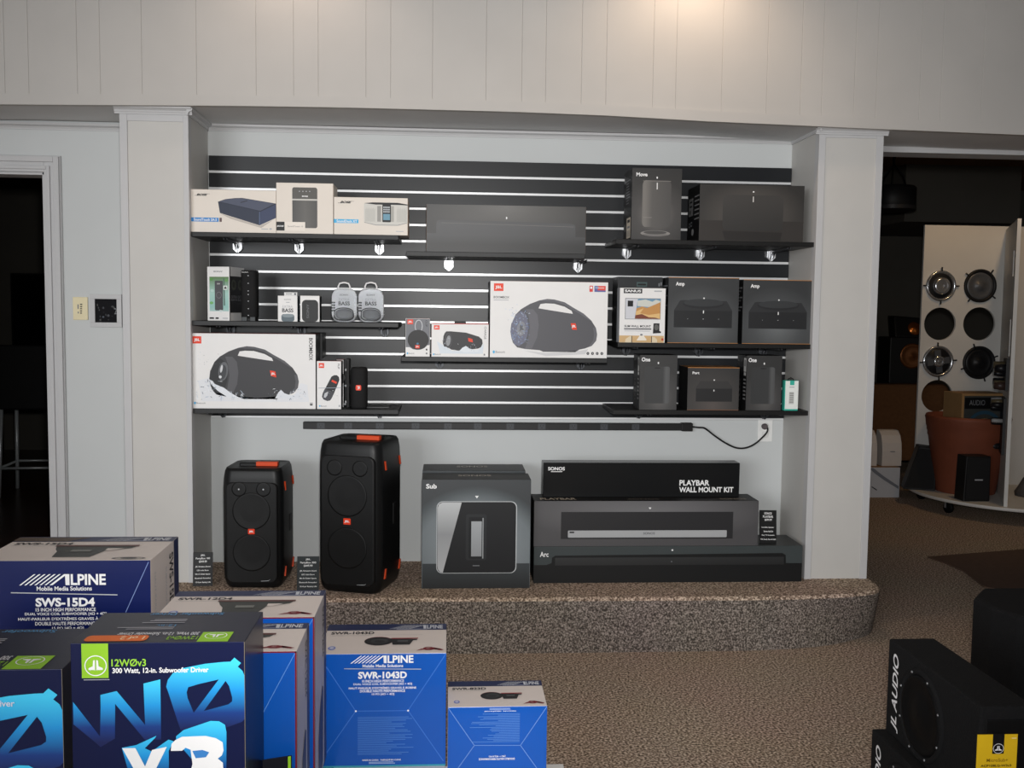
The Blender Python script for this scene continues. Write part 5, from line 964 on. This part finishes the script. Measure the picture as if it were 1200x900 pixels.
F = Face(o, (0, 0, 1, 1), (-wx, -.12, hb), (2.05*wx, 0, 0), (0, 0, -hb), (0, -1, 0)); F.part('printed_label').rect(.05, .04, .96, .98, mat((60, 62, 60), .5), 1); F.rect(.06, .07, .95, .26, INK, 2); F.text('AUDIO', .16, .11, .50, .20, GREYI, 3); F.rr(.68, .10, .92, .24, .03, ink(96, 124, 160), 3, ry=.03); F.ring(.5, .62, .40, .33, .06, ink(46, 74, 92), 3); F.ring(.5, .62, .24, .20, .05, ink(130, 104, 70), 3); F.ell(.5, .62, .10, .09, ink(46, 74, 92), 3); F.done()
# small black speakers on the display base
SPKB = mat((22, 22, 23), .5, 0, .06, 60)
q = atZ(1145, 588, KZ); k = (q-CAM).length/FPX; w, h = 29*k, 48*k
t = thing('bookshelf_speaker', 'small black speaker standing in front of the terracotta pot', 'speaker', (q.x, q.y+.06, KZ), 0, 'small black speakers on the round display')
mb = MB(); mb.prism([(-w/2, -.05, 0), (w/2, -.05, 0), (w/2*.96, -.05, h), (-w/2*.88, -.05, h)], (0, .13, 0), SPKB); mb.build('cabinet', t, .006)
mb = MB(); mb.box(-w*.42, w*.44, -.058, -.05, .015, h*.96, FAB); mb.build('grille', t, .003)
F = Face(t, (0, 0, 1, 1), (-w/2, -.0585, h), (w, 0, 0), (0, 0, -h), (0, -1, 0)); F.part('logo_badge').rect(.38, .505, .68, .53, LGREY, 1); F.done()
q = atZ(1077, 573, KZ); k = (q-CAM).length/FPX
t = thing('bookshelf_speaker', 'black slanted speaker leaning left of the terracotta pot', 'speaker', (q.x+.02, q.y+.02, KZ), math.radians(-18), 'small black speakers on the round display')
w, h = 30*k, 46*k; mb = MB(); mb.prism([(-w*.62, -.07, 0), (w*.45, -.07, 0), (w*.50, .0, h*.96), (-w*.10, .0, h)], (0, .16, 0), SPKB); mb.build('cabinet', t, .006)
mb = MB(); mb.prism([(-w*.56, -.076, .012), (w*.40, -.076, .012), (w*.44, -.010, h*.92), (-w*.10, -.010, h*.95)], (0, .012, 0), FAB); mb.build('grille', t, .002)
q = atY(1215, 580, 2.2); mb = MB(); ROCK = mat((78, 74, 72), .95, 0, .25, 30, .8)
rs = []
for zz, rr_ in ((0, .17), (.03, .18), (.12, .16), (.20, .11), (.26, .05)): rs.append([((rr_+.012*math.sin(5*a+zz*30))*math.cos(a)+zz*.25, (rr_*.8+.01*math.sin(3*a))*math.sin(a), zz) for a in [6.28318*j/28 for j in range(28)]])
mb.rings(rs, ROCK); o = mb.build('rock_speaker', None, 0, (q.x+.03, 2.2, KZ)); tag(o, 'grey rock-shaped lump on the round display at the right edge', 'rock speaker')
# white speakers on a white carton, chair and dark tower behind
WSP = mat((206, 198, 192), .5, 0, .02, 20)
q = atZ(1042, 583, 0); k = (q-CAM).length/FPX; bx0, bx1 = atZ(1012, 581, 0), atZ(1056, 584, 0); wb = bx1.x-bx0.x; hb = 33*k
mb = MB(); mb.box(-wb/2, wb/2, 0, .30, 0, hb, mat((190, 192, 198), .4, 0, .03, 6), right=mat((30, 40, 92), .4), top=KRAFT); o = mb.build('speaker_carton', None, .002, ((bx0.x+bx1.x)/2, q.y, 0)); tag(o, 'white carton with a navy side on the carpet, beside the right pillar', 'box')
F = Face(o, (0, 0, 1, 1), (-wb/2, 0, hb), (wb, 0, 0), (0, 0, -hb), (0, -1, 0)); F.part('printed_swoosh').poly([(.02,.02),(.2,.2),(.5,.42),(.97,.72),(.97,.62),(.5,.30),(.25,.1),(.15,.02)][::-1], ink(120, 124, 134), 1); F.poly([(.12,.62),(.3,.74),(.28,.77),(.12,.66)][::-1], ink(60, 62, 70), 1); F.done()
def wspk(px, label):
    c = atY(px, 551, q.y+.12); t = thing('surround_speaker', label, 'speaker', (c.x, q.y+.12, hb), 0, 'white speakers on the white carton'); w, h = 22*k, 39*k
    prof = [(-w/2,0)]; mb = MB()
    pts = [(-.055,0),(-.055,h*.42),(-.045,h*.66),(-.02,h*.86),(.02,h*.98),(.06,h),(.07,h*.9),(.075,0)]
    mb.prism([(-w/2, y, z) for y, z in pts], (w, 0, 0), WSP); mb.build('cabinet', t, .004)
    mb = MB(); mb.prism([(w/2, y*.8+.004, z*.9+.008) for y, z in pts], (.003, 0, 0), mat((150, 146, 146), .6)); mb.build('side_grille', t)
    mb = MB(); mb.box(-w*.1, w*.14, -.057, -.05, h*.40, h*.425, GREYI); mb.build('logo_badge', t)
    mb = MB(); mb.box(w*.52, w*.62, .0, .05, 0, .02, SPKB); mb.build('stand_foot', t)
wspk(1041, 'curved white speaker on the white carton, fully in view'); wspk(1012.5, 'curved white speaker on the white carton, half hidden by the right pillar')
t = thing('armchair', 'brown upholstered chair in the dark, behind the white speakers', 'chair', (5.20, 4.0, 0)); BR = mat((112, 74, 44), .9, 0, .1, 30)
q2 = atY(1030, 450, 3.9); z2 = q2.z
mb = MB(); mb.prism([(-.42,-.10,.12),(.45,-.10,.12),(.45,-.10,z2-.03),(.40,-.10,z2),(-.30,-.10,z2),(-.36,-.10,z2-.05)], (0, .18, 0), BR); mb.build('backrest', t, .03)
mb = MB(); mb.box(-.36, .40, .05, .70, .12, .42, BR); mb.build('seat', t, .03)
for s in (-.44, .36):
    mb = MB(); mb.box(s, s+.12, -.06, .68, .10, .58, BR); mb.build('armrest', t, .03)
for sx in (-.36, .38):
    for sy in (-.04, .6):
        mb = MB(); mb.box(sx, sx+.05, sy, sy+.05, 0, .12, RUBB); mb.build('leg', t)
ta = atY(1047, 395, 5.2); tb = atY(1076, 395, 5.2)
t = thing('tower_speaker', 'dark tower speaker glinting orange behind the display panel', 'speaker', ((ta.x+tb.x)/2+.05, 5.35, 0)); hw = (tb.x-ta.x)/2+.08; zt = ta.z
mb = MB(); mb.box(-hw, hw, -.15, .15, 0, zt, SPKB); mb.build('cabinet', t, .01)
mb = MB(); mb.prism([(-hw*.72, -.13, zt), (hw*.8, -.13, zt), (hw*.75, -.05, zt+.20), (-hw*.66, -.05, zt+.22)], (0, .16, 0), SPKB); mb.build('tweeter_head', t, .015)
for z in (zt*.84, zt*.42):
    mb = MB(); mb.lathe([(hw*.62, 0), (hw*.60, .012), (hw*.5, .004), (hw*.16, .006), (.001, .016)], mat((120, 74, 40), .3, .6), (hw*.12, -.15, z), (0, -1, 0), 28, False); mb.build('woofer', t)
mb = MB(); mb.lathe([(hw*.34, 0), (hw*.30, .012), (.001, .02)], mat((190, 110, 50), .25, .8), (hw*.3, -.10, zt+.09), (0, -1, .35), 20, False); mb.build('tweeter', t)
# hanging lamp
lp = atY(1046, 232, 3.2); t = thing('pendant_lamp', 'black drum lamp hanging in the dark from thin rods beside the right pillar', 'lamp', (lp.x, 3.2, lp.z)); k = (lp-CAM).length/FPX; zc = 2.82-lp.z
mb = MB(); mb.lathe([(22*k, -14*k), (24*k, -12*k), (24*k, 10*k), (22*k, 12*k)], mat((20, 20, 21), .5), n=40); mb.build('lamp_shade', t)
mb = MB(); mb.lathe([(24.3*k, -13*k), (24.3*k, -9*k)], mat((44, 44, 46), .4), n=40, cap=False); mb.build('shade_band', t)
mb = MB(); mb.tube([(0, 0, 34*k), (0, 0, zc)], .012, RUBB, 8); mb.build('stem', t)
for a in (0, 2.1, 4.2):
    mb = MB(); mb.tube([(0, 0, 36*k), (11*k*math.cos(a), 11*k*math.sin(a), 24*k), (15*k*math.cos(a), 15*k*math.sin(a), 11*k)], .006, RUBB, 6); mb.build('rod', t)
mb = MB(); mb.lathe([(.06, zc-.025), (.06, zc)], RUBB, n=20); mb.build('canopy', t)

# ------------------------------------------------------------------ left wall fittings and the dark back room
a, b = atY(85.5, 348, -.003), atY(103.4, 375, -.003)
t = thing('wall_switch', 'ivory wall control plate with a row of small buttons, right of the doorway', 'switch', ((a.x+b.x)/2, -.0005, b.z)); w, h = b.x-a.x, a.z-b.z
mb = MB(); mb.box(-w/2, w/2, -.007, 0, 0, h, mat((226, 214, 176), .45, 0, .02, 20)); mb.build('cover_plate', t, .002)
for i, z in enumerate((.68, .585, .49, .395, .30)):
    mb = MB(); mb.box(w*.0, w*(.14-.01*i), -.0095, -.006, h*(z-.022), h*(z+.022), INK); mb.build('button', t)
F = Face(t, (0, 0, 1, 1), (-w/2, -.0072, h), (w, 0, 0), (0, 0, -h), (0, -1, 0)); F.part('marking').rect(.32, .32, .40, .52, GREYI, 1); F.rect(.33, .64, .40, .72, GREYI, 1); F.done()
a, b = atY(108, 344.6, -.01), atY(140.5, 383.6, -.01)
t = thing('picture_frame', 'square black picture in a thin white frame, half behind the left pillar', 'picture', ((a.x+b.x)/2, -.0005, b.z)); w, h = b.x-a.x+.02, a.z-b.z
mb = MB(); e = .022
mb.box(-w/2, w/2, -.014, 0, 0, e, TRIMW); mb.box(-w/2, w/2, -.014, 0, h-e, h, TRIMW); mb.box(-w/2, -w/2+e, -.014, 0, e, h-e, TRIMW); mb.box(w/2-e, w/2, -.014, 0, e, h-e, TRIMW); mb.build('frame', t, .001)
mb = MB(); mb.box(-w/2+e, w/2-e, -.008, 0, e, h-e, mat((22, 22, 25), .7, spec=.1)); mb.build('picture', t)
F = Face(t, (0, 0, 1, 1), (-w/2, -.0083, h), (w, 0, 0), (0, 0, -h), (0, -1, 0)); F.part('picture_print'); rnd = random.Random(5)
for i in range(16): F.ell(rnd.uniform(.22, .78), rnd.uniform(.2, .8), rnd.uniform(.01, .05), rnd.uniform(.01, .04), ink(*rnd.choice([(44,46,54),(36,38,40),(60,66,80),(52,50,48)])), 1, 10)
F.text('2', .76, .42, .84, .60, GREYI, 2); F.done()
def stool(label, x, y, rz, w=.44):
    t = thing('bar_stool', label, 'stool', (x, y, 0), rz); BS = mat((20, 20, 21), .5, 0, .05, 20); CH = mat((206, 212, 214), .35, .35, .02, 20)
    mb = MB(); mb.prism([(-w/2, -.20, .66), (w/2, -.20, .66), (w/2, -.22, 1.14), (-w/2, -.22, 1.14)], (0, .05, 0), BS); mb.build('backrest', t, .012)
    mb = MB(); mb.box(-w/2, w/2, -.20, .22, .66, .74, BS); mb.build('seat', t, .015)
    for sx in (-1, 1):
        for sy in (-1, 1):
            mb = MB(); mb.tube([(sx*(w/2-.04), sy*.16, .66), (sx*(w/2-.02), sy*.20, 0)], .014, CH, 10); mb.build('leg', t)
    mb = MB(); q = w/2-.025
    mb.tube([(-q, -.19, .22), (q, -.19, .22), (q, .19, .22), (-q, .19, .22), (-q, -.19, .22)], .010, CH, 8); mb.build('foot_rail', t)
stool('black high-backed bar stool with chrome legs, seen through the doorway', -2.02, 3.0, .08, .46)
m0 = atY(13, 320, 4.9); m1 = atY(66, 408, 4.9); t = thing('television', 'dark television screen in the dark back room above the bar stools', 'television', ((m0.x+m1.x)/2+.2, 4.9, m1.z-.10))
w, h = (m1.x-m0.x)+.4, m0.z-m1.z; mb = MB(); mb.box(-w/2, w/2, -.02, .03, .10, h+.10, mat((12, 12, 13), .35)); mb.build('bezel', t, .004)
mb = MB(); mb.box(-w/2+.015, w/2-.015, -.022, -.019, .115, h+.085, mat((8, 8, 10), .12)); mb.build('screen', t)
mb = MB(); mb.box(-.22, .22, -.08, .08, .0, .015, RUBB); mb.box(-.04, .04, -.01, .02, .0, .14, RUBB); mb.build('stand', t, .003)
zt = m1.z-.10; t = thing('side_table', 'dark table under the television in the back room', 'table', ((m0.x+m1.x)/2+.2, 4.9, 0)); DK = mat((34, 26, 22), .4, 0, .08, 10)
mb = MB(); mb.box(-.7, .7, -.25, .25, zt-.04, zt, DK); mb.build('tabletop', t, .003)
for sx in (-.64, .60):
    for sy in (-.22, .18):
        mb = MB(); mb.box(sx, sx+.04, sy, sy+.04, 0, zt-.04, DK); mb.build('leg', t)
